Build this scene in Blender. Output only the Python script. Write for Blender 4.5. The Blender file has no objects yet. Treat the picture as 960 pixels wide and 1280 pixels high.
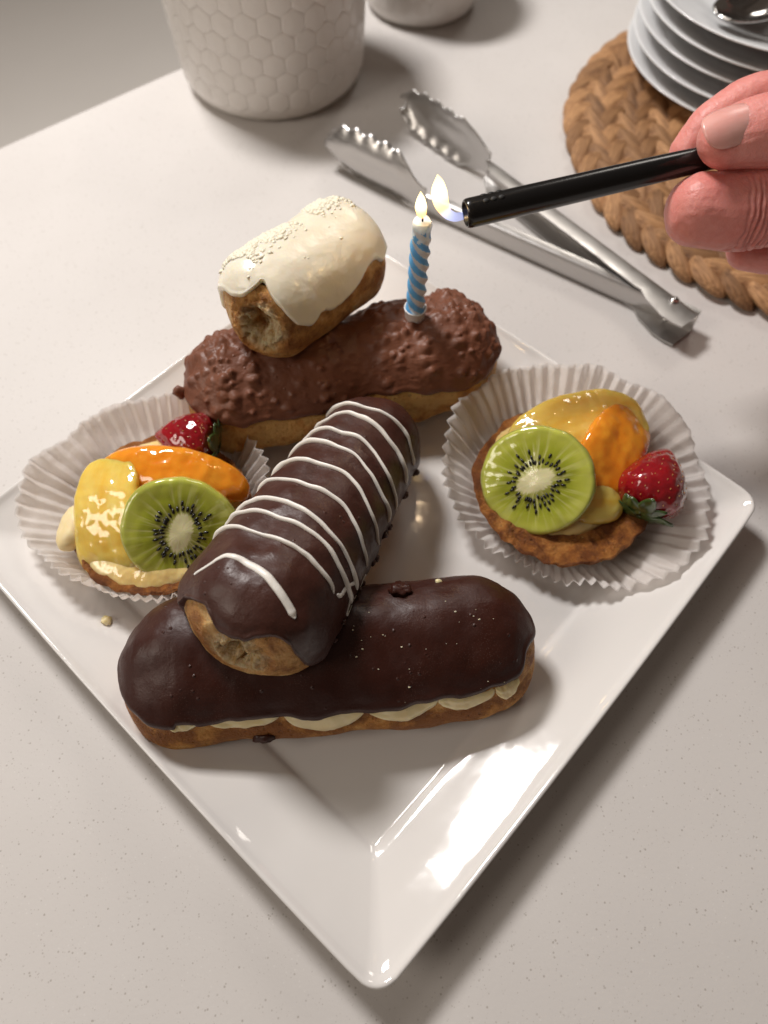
import bpy, bmesh, math, random
import numpy as np
from mathutils import Matrix, Vector
from math import radians as RAD, pi, sin, cos
random.seed(7)
rng = np.random.default_rng(11)
S = bpy.context.scene
COL = S.collection
CM = 0.01

# ------------------------------------------------------------------ camera
cam = bpy.data.cameras.new('camera'); camo = bpy.data.objects.new('camera', cam); COL.objects.link(camo)
camo.location = (0.0024465, -0.1425044, 0.28840095)
camo.rotation_euler = (0.491261307, -0.00172822, -0.04428506)
cam.sensor_fit = 'VERTICAL'; cam.sensor_height = 24.0; cam.sensor_width = 18.0
cam.lens = 903.171273 / 1280 * 24.0
cam.clip_start = 0.005; cam.clip_end = 50
cam.dof.use_dof = True; cam.dof.focus_distance = 0.262; cam.dof.aperture_fstop = 4.9
S.camera = camo

# ------------------------------------------------------------------ world + lamps + exposure
wd = bpy.data.worlds.new('World'); S.world = wd; wd.use_nodes = True
bg = wd.node_tree.nodes['Background']
bg.inputs['Color'].default_value = (1.0, 0.78, 0.62, 1); bg.inputs['Strength'].default_value = 0.072
def area(name, loc, target, sx, sy, power, col, roll=0):
    l = bpy.data.lights.new(name, 'AREA'); l.shape = 'RECTANGLE'; l.size = sx; l.size_y = sy
    l.energy = power; l.color = col
    o = bpy.data.objects.new(name, l); COL.objects.link(o)
    o.location = loc
    q = (Vector(target) - Vector(loc)).to_track_quat('-Z', 'Y')
    o.rotation_euler = (q.to_matrix() @ Matrix.Rotation(roll, 3, 'Z')).to_euler()
    return o
# the strip light over the counter, behind and to the left of the plate
area('counter_strip_light', (-0.36, 0.58, 0.85), (0, 0, 0), 0.25, 0.15, 10.9, (1, .962, .935), RAD(-12))
# a soft far lamp, the ceiling light of the room
area('ceiling_light', (0.62, 1.42, 1.25), (0, 0.1, 0), 0.40, 0.40, 4.0, (1, .93, .85))
area('side_fill', (-1.15, -0.35, 0.95), (0, 0.1, 0), 0.6, 0.6, 6.2, (1, .90, .79))  # added soft fill from the left, lifting the shaded front faces
# the small warm bulb that mirrors in the plate
lb = bpy.data.lights.new('warm_bulb', 'POINT'); lb.energy = 0.35; lb.color = (1, .72, .45); lb.shadow_soft_size = 0.013
lo = bpy.data.objects.new('warm_bulb', lb); COL.objects.link(lo); lo.location = (0.125, 0.72, 1.36)
S.view_settings.view_transform = 'Standard'; S.view_settings.look = 'None'
S.view_settings.exposure = 0.05; S.view_settings.gamma = 1.0; S.view_settings.use_curve_mapping = False
S.render.engine = 'CYCLES'
S.cycles.use_denoising = True
S.cycles.max_bounces = 10; S.cycles.transparent_max_bounces = 16
S.cycles.sample_clamp_indirect = 6.0
S.cycles.caustics_reflective = False; S.cycles.caustics_refractive = False

# ------------------------------------------------------------------ noise
_perm = np.random.default_rng(5).permutation(256); _perm = np.r_[_perm, _perm]
_grad = np.random.default_rng(6).normal(size=(256, 3)); _grad /= np.linalg.norm(_grad, axis=1)[:, None]
def noise(p):
    p = np.asarray(p, float); i = np.floor(p).astype(int); f = p - i; i &= 255
    u = f * f * f * (f * (f * 6 - 15) + 10); out = 0
    for dx in (0, 1):
        for dy in (0, 1):
            for dz in (0, 1):
                h = _perm[_perm[_perm[(i[:, 0] + dx) & 255] + ((i[:, 1] + dy) & 255)] + ((i[:, 2] + dz) & 255)]
                w = (u[:, 0] if dx else 1 - u[:, 0]) * (u[:, 1] if dy else 1 - u[:, 1]) * (u[:, 2] if dz else 1 - u[:, 2])
                out = out + w * (_grad[h] * (f - (dx, dy, dz))).sum(1)
    return out * 1.6
def fbm(p, o=4, lac=2.1, g=.5):
    a = 1.; s = 0.; p = np.asarray(p, float).copy()
    for k in range(o):
        s = s + a * noise(p + k * 17.3); p = p * lac; a *= g
    return s
def n1(x, seed=0.):
    x = np.atleast_1d(np.asarray(x, float)); return noise(np.c_[x, np.full_like(x, seed * 3.37 + .5), np.full_like(x, .31)])
def sstep(a, b, x):
    t = np.clip((x - a) / (b - a), 0, 1); return t * t * (3 - 2 * t)

# ------------------------------------------------------------------ mesh helpers (all in centimetres)
def raw_mesh(name, V, F, mats=None, smooth=True, fm=None, attr=None):
    me = bpy.data.meshes.new(name); V = np.asarray(V, np.float64) * CM
    me.vertices.add(len(V)); me.vertices.foreach_set('co', V.ravel())
    if isinstance(F, np.ndarray):
        k = F.shape[1]; idx = F.ravel(); st = np.arange(len(F)) * k; nl = len(idx); nf = len(F)
    else:
        ln = np.array([len(f) for f in F]); idx = np.concatenate([np.asarray(f) for f in F]); st = np.r_[0, np.cumsum(ln)[:-1]]; nl = len(idx); nf = len(F)
    me.loops.add(nl); me.loops.foreach_set('vertex_index', idx.astype(np.int32))
    me.polygons.add(nf); me.polygons.foreach_set('loop_start', st.astype(np.int32))
    if fm is not None: me.polygons.foreach_set('material_index', np.asarray(fm, np.int32))
    me.polygons.foreach_set('use_smooth', np.full(nf, bool(smooth)))
    me.update(calc_edges=True); me.validate()
    if attr is not None:
        for k, a in attr.items():
            at = me.attributes.new(k, 'FLOAT', 'POINT'); at.data.foreach_set('value', np.asarray(a, np.float32))
    for m in (mats if isinstance(mats, (list, tuple)) else [mats]):
        if m: me.materials.append(m)
    return me
def link(name, me, parent=None, loc=(0, 0, 0), rot=None, kind=None):
    o = bpy.data.objects.new(name, me); COL.objects.link(o)
    if parent: o.parent = parent
    if rot is not None:
        o.matrix_local = Matrix.Translation(Vector(loc) * CM) @ rot.to_4x4()
    else: o.location = Vector(loc) * CM
    if kind: o['kind'] = kind
    return o
def obj(name, V, F, m, parent=None, **k):
    kind = k.pop('kind', None); loc = k.pop('loc', (0, 0, 0)); rot = k.pop('rot', None)
    return link(name, raw_mesh(name, V, F, m, **k), parent, loc, rot, kind)
def tag(o, label, cat, group=None):
    o['label'] = label; o['category'] = cat
    if group: o['group'] = group
    return o
def thing(name, label, cat, loc=(0, 0, 0), rot=None, group=None):
    o = bpy.data.objects.new(name, None); o.empty_display_size = .01; COL.objects.link(o)
    M = Matrix.Translation(Vector(loc) * CM)
    if rot is not None: M = M @ rot.to_4x4()
    o.matrix_local = M
    return tag(o, label, cat, group)
def gridF(n, m, cu=False, cv=False):
    i = np.arange(n if cu else n - 1); j = np.arange(m if cv else m - 1)
    I, J = np.meshgrid(i, j, indexing='ij'); I2 = (I + 1) % n; J2 = (J + 1) % m
    return np.stack([I * m + J, I2 * m + J, I2 * m + J2, I * m + J2], -1).reshape(-1, 4)
def weld(me, d=1e-6):
    bm = bmesh.new(); bm.from_mesh(me); bmesh.ops.remove_doubles(bm, verts=bm.verts, dist=d)
    bmesh.ops.recalc_face_normals(bm, faces=bm.faces); bm.to_mesh(me); bm.free(); me.update()
    me.polygons.foreach_set('use_smooth', np.ones(len(me.polygons), bool)); return me
def axes(x, z):
    """rotation whose X is x and whose Z is near z"""
    X = Vector(x).normalized(); Z = Vector(z); Y = Z.cross(X).normalized(); Z = X.cross(Y)
    return Matrix((X, Y, Z)).transposed()
def zaxis(z, x=(1, 0, 0)):
    Z = Vector(z).normalized(); X = Vector(x); X = (X - Z * X.dot(Z)).normalized(); Y = Z.cross(X)
    return Matrix((X, Y, Z)).transposed()
def tube(P, R, n=12, caps=True, flat=None, up=None):
    """sweep; R scalar, (k,) or (k,2); round ends when caps"""
    P = np.asarray(P, float); k = len(P); R = np.asarray(R, float)
    if R.ndim == 0: R = np.full(k, float(R))
    if R.ndim == 1: R = np.c_[R, R]
    T = np.gradient(P, axis=0); T /= np.linalg.norm(T, axis=1)[:, None] + 1e-12
    u = np.array(up if up is not None else ((0, 0, 1) if abs(T[0, 2]) < .9 else (1, 0, 0)), float)
    V = []; a = np.linspace(0, 2 * pi, n, endpoint=False)
    for i in range(k):
        u = u - T[i] * (u @ T[i]); u /= np.linalg.norm(u); w = np.cross(T[i], u)
        V.append(P[i] + np.outer(np.cos(a) * R[i, 0], w) + np.outer(np.sin(a) * R[i, 1], u))
    V = np.concatenate(V); F = [tuple(f) for f in gridF(k, n, False, True)]
    if caps:
        F.append(tuple(range(n))[::-1]); F.append(tuple(range((k - 1) * n, k * n)))
    return V, F
def lathe(prof, n=64, close=False):
    prof = np.asarray(prof, float); a = np.linspace(0, 2 * pi, n, endpoint=False)
    V = np.stack([np.outer(np.cos(a), prof[:, 0]), np.outer(np.sin(a), prof[:, 0]), np.tile(prof[:, 1], (n, 1))], -1).reshape(-1, 3)
    return V, gridF(n, len(prof), True, close)
def ico(sub=2):
    bm = bmesh.new(); bmesh.ops.create_icosphere(bm, subdivisions=sub, radius=1)
    V = np.array([v.co[:] for v in bm.verts]); F = np.array([[v.index for v in f.verts] for f in bm.faces]); bm.free(); return V, F
def join(parts):
    Vs, Fs, o = [], [], 0
    for V, F in parts:
        Vs.append(np.asarray(V, float)); Fs += [tuple(int(a) + o for a in f) for f in F]; o += len(V)
    return np.concatenate(Vs), Fs
def box(x0, x1, y0, y1, z0, z1):
    V = [(x, y, z) for x in (x0, x1) for y in (y0, y1) for z in (z0, z1)]
    return V, [(0, 1, 3, 2), (4, 6, 7, 5), (0, 4, 5, 1), (2, 3, 7, 6), (0, 2, 6, 4), (1, 5, 7, 3)]
def bevel_me(me, w, seg=2, ang=.5):
    bm = bmesh.new(); bm.from_mesh(me)
    ed = [e for e in bm.edges if len(e.link_faces) == 2 and e.calc_face_angle(0) > ang]
    bmesh.ops.bevel(bm, geom=ed, offset=w * CM, segments=seg, affect='EDGES', profile=.5); bm.to_mesh(me); bm.free(); me.update(); return me
def solid(V, F, t):
    """give a sheet of quads its thickness (F int array)"""
    V = np.asarray(V, float); N = vnormals(V, F); W = np.r_[V, V - N * t]; n = len(V)
    F = np.asarray(F); E = {}
    for f in F:
        for a, b in zip(f, np.roll(f, -1)): E[(int(a), int(b))] = 1
    side = [(b, a, a + n, b + n) for (a, b) in E if (b, a) not in E]
    return W, np.r_[F, F[:, ::-1] + n, np.array(side, int).reshape(-1, 4)]
def vnormals(V, F):
    F = np.asarray(F); N = np.zeros_like(V); c = np.cross(V[F[:, 2]] - V[F[:, 0]], V[F[:, -1]] - V[F[:, 1]])
    for k in range(F.shape[1]): np.add.at(N, F[:, k], c)
    return N / (np.linalg.norm(N, axis=1)[:, None] + 1e-12)

# ------------------------------------------------------------------ materials
class NT:
    def __init__(s, name):
        s.m = bpy.data.materials.new(name); s.m.use_nodes = True; s.t = s.m.node_tree
        s.b = s.t.nodes['Principled BSDF']; s.out = s.t.nodes['Material Output']
        s.co = s.n('ShaderNodeTexCoord').outputs['Object']
    def n(s, t, **k):
        x = s.t.nodes.new(t)
        for a, v in k.items(): setattr(x, a, v)
        return x
    def l(s, a, b): s.t.links.new(a, b)
    def set(s, **k):
        for a, v in k.items():
            i = s.b.inputs[a.replace('_', ' ')]
            if hasattr(v, 'links'): s.l(v, i)
            else: i.default_value = (*v, 1) if isinstance(v, tuple) and len(v) == 3 and i.type == 'RGBA' else v
        return s
    def noise(s, scale, detail=4, rough=.55, vec=None):
        x = s.n('ShaderNodeTexNoise'); x.inputs['Scale'].default_value = scale; x.inputs['Detail'].default_value = detail
        x.inputs['Roughness'].default_value = rough; s.l(vec or s.co, x.inputs['Vector']); return x.outputs['Fac']
    def voro(s, scale, feature='F1', out='Distance', rand=1, vec=None):
        x = s.n('ShaderNodeTexVoronoi', feature=feature); x.inputs['Scale'].default_value = scale
        x.inputs['Randomness'].default_value = rand; s.l(vec or s.co, x.inputs['Vector']); return x.outputs[out]
    def ramp(s, fac, *st, interp='LINEAR'):
        x = s.n('ShaderNodeValToRGB'); e = x.color_ramp.elements; x.color_ramp.interpolation = interp
        while len(e) < len(st): e.new(.5)
        for el, (p, c) in zip(e, st):
            el.position = p; el.color = (*c, 1) if isinstance(c, tuple) else (c, c, c, 1)
        s.l(fac, x.inputs['Fac']); return x.outputs['Color']
    def mix(s, f, a, b, mode='MIX'):
        x = s.n('ShaderNodeMix', data_type='RGBA', blend_type=mode)
        for i, v in ((0, f), (6, a), (7, b)):
            if hasattr(v, 'links'): s.l(v, x.inputs[i])
            else: x.inputs[i].default_value = v if i == 0 else (*v, 1)
        return x.outputs[2]
    def math(s, op, a, b=0., c=0.):
        x = s.n('ShaderNodeMath', operation=op)
        for i, v in enumerate((a, b, c)):
            if hasattr(v, 'links'): s.l(v, x.inputs[i])
            else: x.inputs[i].default_value = v
        return x.outputs[0]
    def attr(s, nm): x = s.n('ShaderNodeAttribute'); x.attribute_name = nm; return x.outputs['Fac']
    def bump(s, h, strength=.3, dist=.001, prev=None):
        x = s.n('ShaderNodeBump'); x.inputs['Strength'].default_value = strength; x.inputs['Distance'].default_value = dist
        s.l(h, x.inputs['Height'])
        if prev: s.l(prev, x.inputs['Normal'])
        s.l(x.outputs[0], s.b.inputs['Normal']); s.l(x.outputs[0], s.b.inputs['Coat Normal']); return x.outputs[0]
    def sss(s, w, rad=(1, .5, .3), scale=.003):
        s.b.inputs['Subsurface Weight'].default_value = w; s.b.inputs['Subsurface Radius'].default_value = rad
        s.b.inputs['Subsurface Scale'].default_value = scale; return s
M = {}
def simple(name, col, rough=.5, metal=0., bump=None, **k):
    t = NT(name); t.set(Base_Color=col, Roughness=rough, Metallic=metal, **k)
    if bump: t.bump(t.noise(bump[0], 4), bump[1], bump[2])
    M[name] = t.m; return t

# quartz counter: pale ground with fine darker flecks and pits
t = NT('quartz')
base = t.ramp(t.noise(9, 3), (.3, (.60, .57, .545)), (.7, (.65, .62, .595)))
fl = t.math('MULTIPLY', t.ramp(t.voro(430), (.10, 1.), (.20, 0.)), t.ramp(t.noise(170, 2), (.44, 0.), (.56, 1.)))
fl2 = t.math('MULTIPLY', t.ramp(t.voro(700), (.08, 1.), (.2, 0.)), t.ramp(t.noise(300, 2), (.40, 0.), (.6, 1.)))
pale = t.math('MULTIPLY', t.ramp(t.voro(520), (.05, .8), (.2, 0.)), t.ramp(t.noise(90, 2), (.5, 0.), (.6, 1.)))
c = t.mix(t.math('MULTIPLY', fl, .62), base, (.32, .285, .25)); c = t.mix(t.math('MULTIPLY', fl2, .6), c, (.38, .345, .31)); c = t.mix(t.math('MULTIPLY', pale, .5), c, (.78, .76, .73))
t.set(Base_Color=c, Roughness=.52); t.b.inputs['Specular IOR Level'].default_value = .28
t.bump(t.math('ADD', t.noise(600, 3), t.math('MULTIPLY', fl, -1.)), .12, .0004); M['quartz'] = t.m
t = NT('floor_tile'); t.set(Base_Color=t.ramp(t.noise(3, 4), (.3, (.78, .74, .69)), (.7, (.83, .79, .74))), Roughness=.6); M['floor'] = t.m
# glazed white porcelain
t = NT('porcelain'); t.set(Base_Color=(.74, .715, .69), Roughness=.07); t.b.inputs['Coat Weight'].default_value = .3; t.b.inputs['Coat Roughness'].default_value = .03
t.bump(t.math('ADD', t.math('MULTIPLY', t.noise(34, 3), 1.), t.math('MULTIPLY', t.noise(900, 2), .010)), .11, .002); M['porcelain'] = t.m
t = NT('plate_porcelain'); t.set(Base_Color=(.72, .725, .73), Roughness=.12); t.bump(t.noise(30, 2), .05, .002); M['porcelain2'] = t.m
t = NT('canister_ceramic'); t.set(Base_Color=(.70, .665, .625), Roughness=.30); t.bump(t.noise(120, 3), .08, .001); M['ceramic'] = t.m
# pastry
def pastry(nm, lo, mid, hi, sc=1.):
    t = NT(nm)
    n = t.math('ADD', t.math('MULTIPLY', t.noise(150 * sc, 9, .68), 1.1), t.math('SUBTRACT', t.math('MULTIPLY', t.attr('bake'), .5), .18))
    c = t.ramp(n, (.33, hi), (.48, mid), (.66, lo))
    sp = t.math('MULTIPLY', t.ramp(t.voro(420), (.05, 1.), (.22, 0.)), t.ramp(t.noise(160, 3), (.50, 0.), (.62, 1.)))
    c = t.mix(t.math('MULTIPLY', sp, .75), c, lo)
    c = t.mix(t.attr('crumb'), c, t.ramp(t.noise(420, 5), (.35, (.66, .42, .16)), (.6, (.90, .76, .48))))
    t.set(Base_Color=c, Roughness=.55).sss(.25, (1, .55, .25), .0025)
    b = t.bump(t.noise(330, 8, .72), 1.0, .0042); pit = t.math('MULTIPLY', t.ramp(t.voro(360), (.08, 1.), (.30, 0.)), t.ramp(t.noise(120, 2), (.45, 0.), (.58, 1.)))
    t.bump(t.math('MULTIPLY', pit, -1.), .8, .0016, b)
    M[nm] = t.m
pastry('pastry', (.36, .125, .022), (.70, .31, .066), (.86, .50, .16))
pastry('pastry_pale', (.42, .16, .030), (.72, .36, .10), (.86, .54, .22))
pastry('tart_crust', (.19, .055, .009), (.37, .13, .022), (.52, .22, .05), 1.3)
t = NT('pastry_inside'); t.set(Base_Color=t.ramp(t.noise(240, 5), (.3, (.30, .12, .03)), (.7, (.58, .34, .13))), Roughness=.6).sss(.3, (1, .6, .3), .003)
t.bump(t.noise(420, 5), .9, .003); M['inside'] = t.m
# chocolates
def choc(nm, a, b, rough, bump, bloom_sheen=.0, spec=.5, coat=0.):
    t = NT(nm)
    c = t.ramp(t.noise(55, 5), (.3, a), (.7, b))
    if bloom_sheen:
        sp = t.math('MULTIPLY', t.ramp(t.voro(1500), (.10, 1.), (.32, 0.)), t.ramp(t.noise(60, 3), (.45, 0.), (.65, 1.)))  # pale specks: bloom, with its spotted grey sheen put into the colour
        c = t.mix(t.math('MULTIPLY', sp, bloom_sheen), c, (.24, .165, .14))
    r = t.ramp(t.noise(95, 6, .65), (.3, rough - .13), (.7, rough + .15))
    t.set(Base_Color=c, Roughness=r); t.b.inputs['Specular IOR Level'].default_value = spec * .75
    t.b.inputs['Coat Weight'].default_value = coat; t.b.inputs['Coat Roughness'].default_value = .22
    t.sss(.06, (1, .4, .25), .002)
    q = t.bump(t.noise(90, 3), bump, .003); q = t.bump(t.noise(1100, 4), .25, .0004, q); bub = t.math('MULTIPLY', t.ramp(t.voro(230), (.04, 1.), (.16, 0.)), t.ramp(t.noise(70, 2), (.50, 0.), (.58, 1.)))
    t.bump(bub, .5, .0011, q); M[nm] = t.m
choc('dark_choc', (.034, .0082, .0050), (.049, .0132, .0078), .42, .05, .35)
choc('mid_choc', (.046, .0140, .0092), (.061, .0205, .0135), .41, .07, .15)
choc('milk_choc', (.145, .050, .026), (.185, .069, .036), .46, .08, 0., .5)
t = NT('white_choc'); t.set(Base_Color=t.ramp(t.noise(50, 4), (.3, (.80, .735, .58)), (.7, (.86, .81, .68))), Roughness=.27).sss(.5, (1, .8, .5), .004)
t.bump(t.noise(110, 3), .3, .0022); M['white_choc'] = t.m
t = NT('icing'); t.set(Base_Color=(.84, .80, .74), Roughness=.35).sss(.3, (1, .9, .8), .002); t.bump(t.noise(500, 3), .12, .0005); M['icing'] = t.m
t = NT('cream'); t.set(Base_Color=t.ramp(t.noise(90, 4), (.3, (.78, .62, .32)), (.7, (.85, .73, .46))), Roughness=.38).sss(.5, (1, .8, .4), .004); t.bump(t.noise(260, 4), .18, .0007); M['cream'] = t.m
t = NT('custard'); t.set(Base_Color=t.ramp(t.noise(60, 4), (.3, (.80, .54, .17)), (.7, (.86, .68, .33))), Roughness=.12).sss(.5, (1, .75, .35), .005)
t.b.inputs['Coat Weight'].default_value = .8; t.b.inputs['Coat Roughness'].default_value = .05; q = t.bump(t.noise(110, 2), .4, .005); t.bump(t.noise(420, 2), .12, .0012, q); M['custard'] = t.m
# fruit under a wet jelly glaze
def fruit(nm, a, b, rad, nscale=90, sss=.5, scale=.005, rough=.12, stretch=None, bs=.45):
    t = NT(nm); vec = None
    if stretch:
        mp = t.n('ShaderNodeMapping'); mp.inputs['Scale'].default_value = stretch; t.l(t.co, mp.inputs['Vector']); vec = mp.outputs[0]
    t.set(Base_Color=t.ramp(t.noise(nscale, 5, .6, vec), (.3, a), (.7, b)), Roughness=rough).sss(sss, rad, scale)
    t.b.inputs['Coat Weight'].default_value = 1; t.b.inputs['Coat Roughness'].default_value = .04
    q = t.bump(t.noise(120, 1.2), bs, .0050); t.bump(t.noise(380, 1), .08, .0010, q); M[nm] = t.m
fruit('orange_fruit', (.78, .23, .010), (.88, .36, .028), (1, .4, .1))
fruit('yellow_fruit', (.90, .50, .06), (.93, .68, .19), (1, .75, .3), 80, .7, .010, .11, (.4, 1.6, 1), .4)
fruit('strawberry_red', (.20, .003, .007), (.33, .008, .015), (1, .15, .1), 120, .35, .003, .16, None, .22)
fruit('strawberry_leaf', (.020, .045, .010), (.075, .13, .028), (.4, 1, .2), 160, .1, .001, .32, None, .3)
fruit('seed_gold', (.42, .16, .03), (.55, .26, .06), (1, .6, .3), 200, 0, .001, .3)
t = NT('kiwi_seed'); t.set(Base_Color=(.012, .010, .008), Roughness=.25); M['kiwi_seed'] = t.m
# kiwi flesh: rays about the (oval) core; distances in object space
t = NT('kiwi_flesh')
sx = t.n('ShaderNodeSeparateXYZ'); t.l(t.co, sx.inputs[0]); X, Y = sx.outputs[0], sx.outputs[1]
r = t.math('MULTIPLY', t.math('SQRT', t.math('ADD', t.math('MULTIPLY', X, X), t.math('MULTIPLY', Y, Y))), 100.)
ox = t.math('MULTIPLY', X, 100 / .86); oy = t.math('MULTIPLY', Y, 100 / .45)
rc = t.math('SQRT', t.math('ADD', t.math('MULTIPLY', ox, ox), t.math('MULTIPLY', oy, oy)))
ang = t.math('ARCTAN2', Y, X)
cv = t.n('ShaderNodeCombineXYZ'); t.l(t.math('MULTIPLY', t.math('COSINE', ang), 6.5), cv.inputs[0]); t.l(t.math('MULTIPLY', t.math('SINE', ang), 6.5), cv.inputs[1]); t.l(t.math('MULTIPLY', r, .35), cv.inputs[2])
ray = t.noise(1.25, 2, .5, cv.outputs[0])
flesh = t.ramp(r, (0., (.55, .60, .16)), (.5, (.27, .37, .035)), (.8, (.36, .46, .05)), (.93, (.46, .52, .09)), (1., (.38, .42, .08)))
rn = t.math('DIVIDE', r, 2.28)
fl = t.n('ShaderNodeValToRGB')
flesh = t.ramp(rn, (0., (.50, .50, .13)), (.42, (.27, .29, .022)), (.62, (.36, .39, .032)), (.82, (.50, .52, .075)), (.95, (.52, .53, .10)), (1., (.36, .37, .07)))
rays = t.math('MULTIPLY', t.ramp(ray, (.50, 0.), (.60, 1.)), t.ramp(rn, (.25, 1.), (.95, .1)))
c = t.mix(t.math('MULTIPLY', rays, .75), flesh, (.74, .72, .34))
core = t.ramp(t.math('ADD', rc, t.math('MULTIPLY', t.math('SUBTRACT', ray, .5), .8)), (.0, 1.), (.85, .95), (1.25, 0.))
c = t.mix(core, c, (.82, .77, .47))
c = t.mix(t.math('MULTIPLY', t.noise(160, 3), .12), c, (.40, .40, .05))
t.set(Base_Color=c, Roughness=.12).sss(.45, (.7, 1, .25), .004)
t.b.inputs['Coat Weight'].default_value = 1; t.b.inputs['Coat Roughness'].default_value = .04
q = t.bump(t.math('MULTIPLY', ray, -1.), .15, .0010); t.bump(t.noise(120, 1), .35, .0030, q); M['kiwi'] = t.m
# waxed paper of the baking cups
t = NT('waxed_paper'); t.set(Base_Color=(.93, .915, .90), Roughness=.36)
tr = t.n('ShaderNodeBsdfTranslucent'); tr.inputs['Color'].default_value = (.93, .90, .88, 1)
tp = t.n('ShaderNodeBsdfTransparent'); tp.inputs['Color'].default_value = (.95, .92, .90, 1)
ms = t.n('ShaderNodeMixShader'); ms.inputs[0].default_value = .58; t.l(t.b.outputs[0], ms.inputs[1]); t.l(tr.outputs[0], ms.inputs[2])
ms2 = t.n('ShaderNodeMixShader'); ms2.inputs[0].default_value = .34; t.l(ms.outputs[0], ms2.inputs[1]); t.l(tp.outputs[0], ms2.inputs[2]); t.l(ms2.outputs[0], t.out.inputs[0])
t.bump(t.noise(200, 5), .6, .0022); M['paper'] = t.m
# metals
t = NT('steel'); 
mp = t.n('ShaderNodeMapping'); mp.inputs['Scale'].default_value = (1, 1, 14); t.l(t.co, mp.inputs['Vector'])
t.set(Base_Color=(.54, .525, .51), Metallic=1., Roughness=t.ramp(t.noise(90, 4, .6, mp.outputs[0]), (.3, .28), (.7, .42))); t.bump(t.noise(40, 2), .06, .002); M['steel'] = t.m
simple('steel_bright', (.66, .65, .64), .13, 1.)
# mat strands (water hyacinth)
t = NT('woven_strand'); oi = t.n('ShaderNodeObjectInfo')
mp = t.n('ShaderNodeMapping'); mp.inputs['Scale'].default_value = (.07, 1, 1); t.l(t.co, mp.inputs['Vector'])
c1 = t.ramp(t.noise(900, 5, .6, mp.outputs[0]), (.32, (.19, .088, .034)), (.66, (.56, .33, .16)))
c = t.mix(oi.outputs['Random'], (.58, .50, .42), (1.25, 1.18, 1.12)); c = t.mix(1., c1, c, 'MULTIPLY')
t.set(Base_Color=c, Roughness=.55); t.bump(t.noise(900, 4, .6, mp.outputs[0]), .8, .0022); M['strand'] = t.m
simple('mat_base', (.13, .065, .028), .8, bump=(300, .4, .001))
simple('black_plastic', (.0075, .007, .007), .22, bump=(500, .06, .0004))
simple('hole_shade', (.004, .004, .004), .6)
# candle
t = NT('candle_blue'); t.set(Base_Color=(.14, .45, .80), Roughness=.30).sss(.35, (.3, .6, 1), .003); M['candle_blue'] = t.m
t = NT('candle_silver'); t.set(Base_Color=(.70, .71, .72), Roughness=.35, Metallic=.1).sss(.2, (.8, .9, 1), .002); t.bump(t.noise(500, 3), .15, .0005); M['candle_silver'] = t.m
t = NT('candle_wax'); t.set(Base_Color=(.74, .80, .84), Roughness=.15).sss(.7, (.9, 1, 1), .004); M['candle_wax'] = t.m
simple('holder_plastic', (.80, .78, .76), .28)
simple('white_flake', (.84, .79, .64), .5)
simple('wick', (.012, .011, .012), .9)
# skin and nail
t = NT('skin')
c = t.ramp(t.math('ADD', t.math('MULTIPLY', t.noise(45, 4), .75), t.math('MULTIPLY', t.noise(500, 5), .25)), (.3, (.60, .18, .155)), (.7, (.76, .325, .285)))
t.set(Base_Color=c, Roughness=.46).sss(.4, (1, .35, .2), .0035)
q = t.bump(t.voro(1500), .2, .0004); t.bump(t.noise(220, 4), .3, .0012, q); M['skin'] = t.m
t = NT('nail'); t.set(Base_Color=t.ramp(t.noise(70, 3), (.3, (.73, .33, .29)), (.7, (.80, .43, .38))), Roughness=.30).sss(.3, (1, .5, .35), .002)
mp = t.n('ShaderNodeMapping'); mp.inputs['Scale'].default_value = (.1, 1, 1); t.l(t.co, mp.inputs['Vector']); t.bump(t.noise(500, 2, .5, mp.outputs[0]), .08, .0005); M['nail'] = t.m
simple('sleeve', (.05, .055, .07), .85, bump=(600, .4, .001))
# flames: light given off by the flame itself, thinning at its skirt
def flame_mat(nm, stops, estr):
    t = NT(nm)
    at = t.attr('hgt'); col = t.ramp(at, *stops)
    em = t.n('ShaderNodeEmission'); t.l(col, em.inputs[0]); em.inputs[1].default_value = estr
    tp = t.n('ShaderNodeBsdfTransparent'); lw = t.n('ShaderNodeLayerWeight'); lw.inputs[0].default_value = .5
    f = t.math('MULTIPLY', t.ramp(lw.outputs['Facing'], (.0, 1.), (.65, .92), (1., .1)), t.attr('dens'))
    ms = t.n('ShaderNodeMixShader'); t.l(f, ms.inputs[0]); t.l(tp.outputs[0], ms.inputs[1]); t.l(em.outputs[0], ms.inputs[2]); t.l(ms.outputs[0], t.out.inputs[0]); M[nm] = t.m
flame_mat('flame', ((0., (.25, .30, .9)), (.14, (1., .45, .12)), (.36, (1., .60, .17)), (.62, (1., .84, .45)), (1., (1., .74, .28))), 3.0)
flame_mat('jet_flame', ((0., (.30, .42, 1.)), (.30, (.55, .60, 1.)), (.42, (1., .55, .20)), (.62, (1., .82, .40)), (1., (1., .76, .30))), 2.8)

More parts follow.
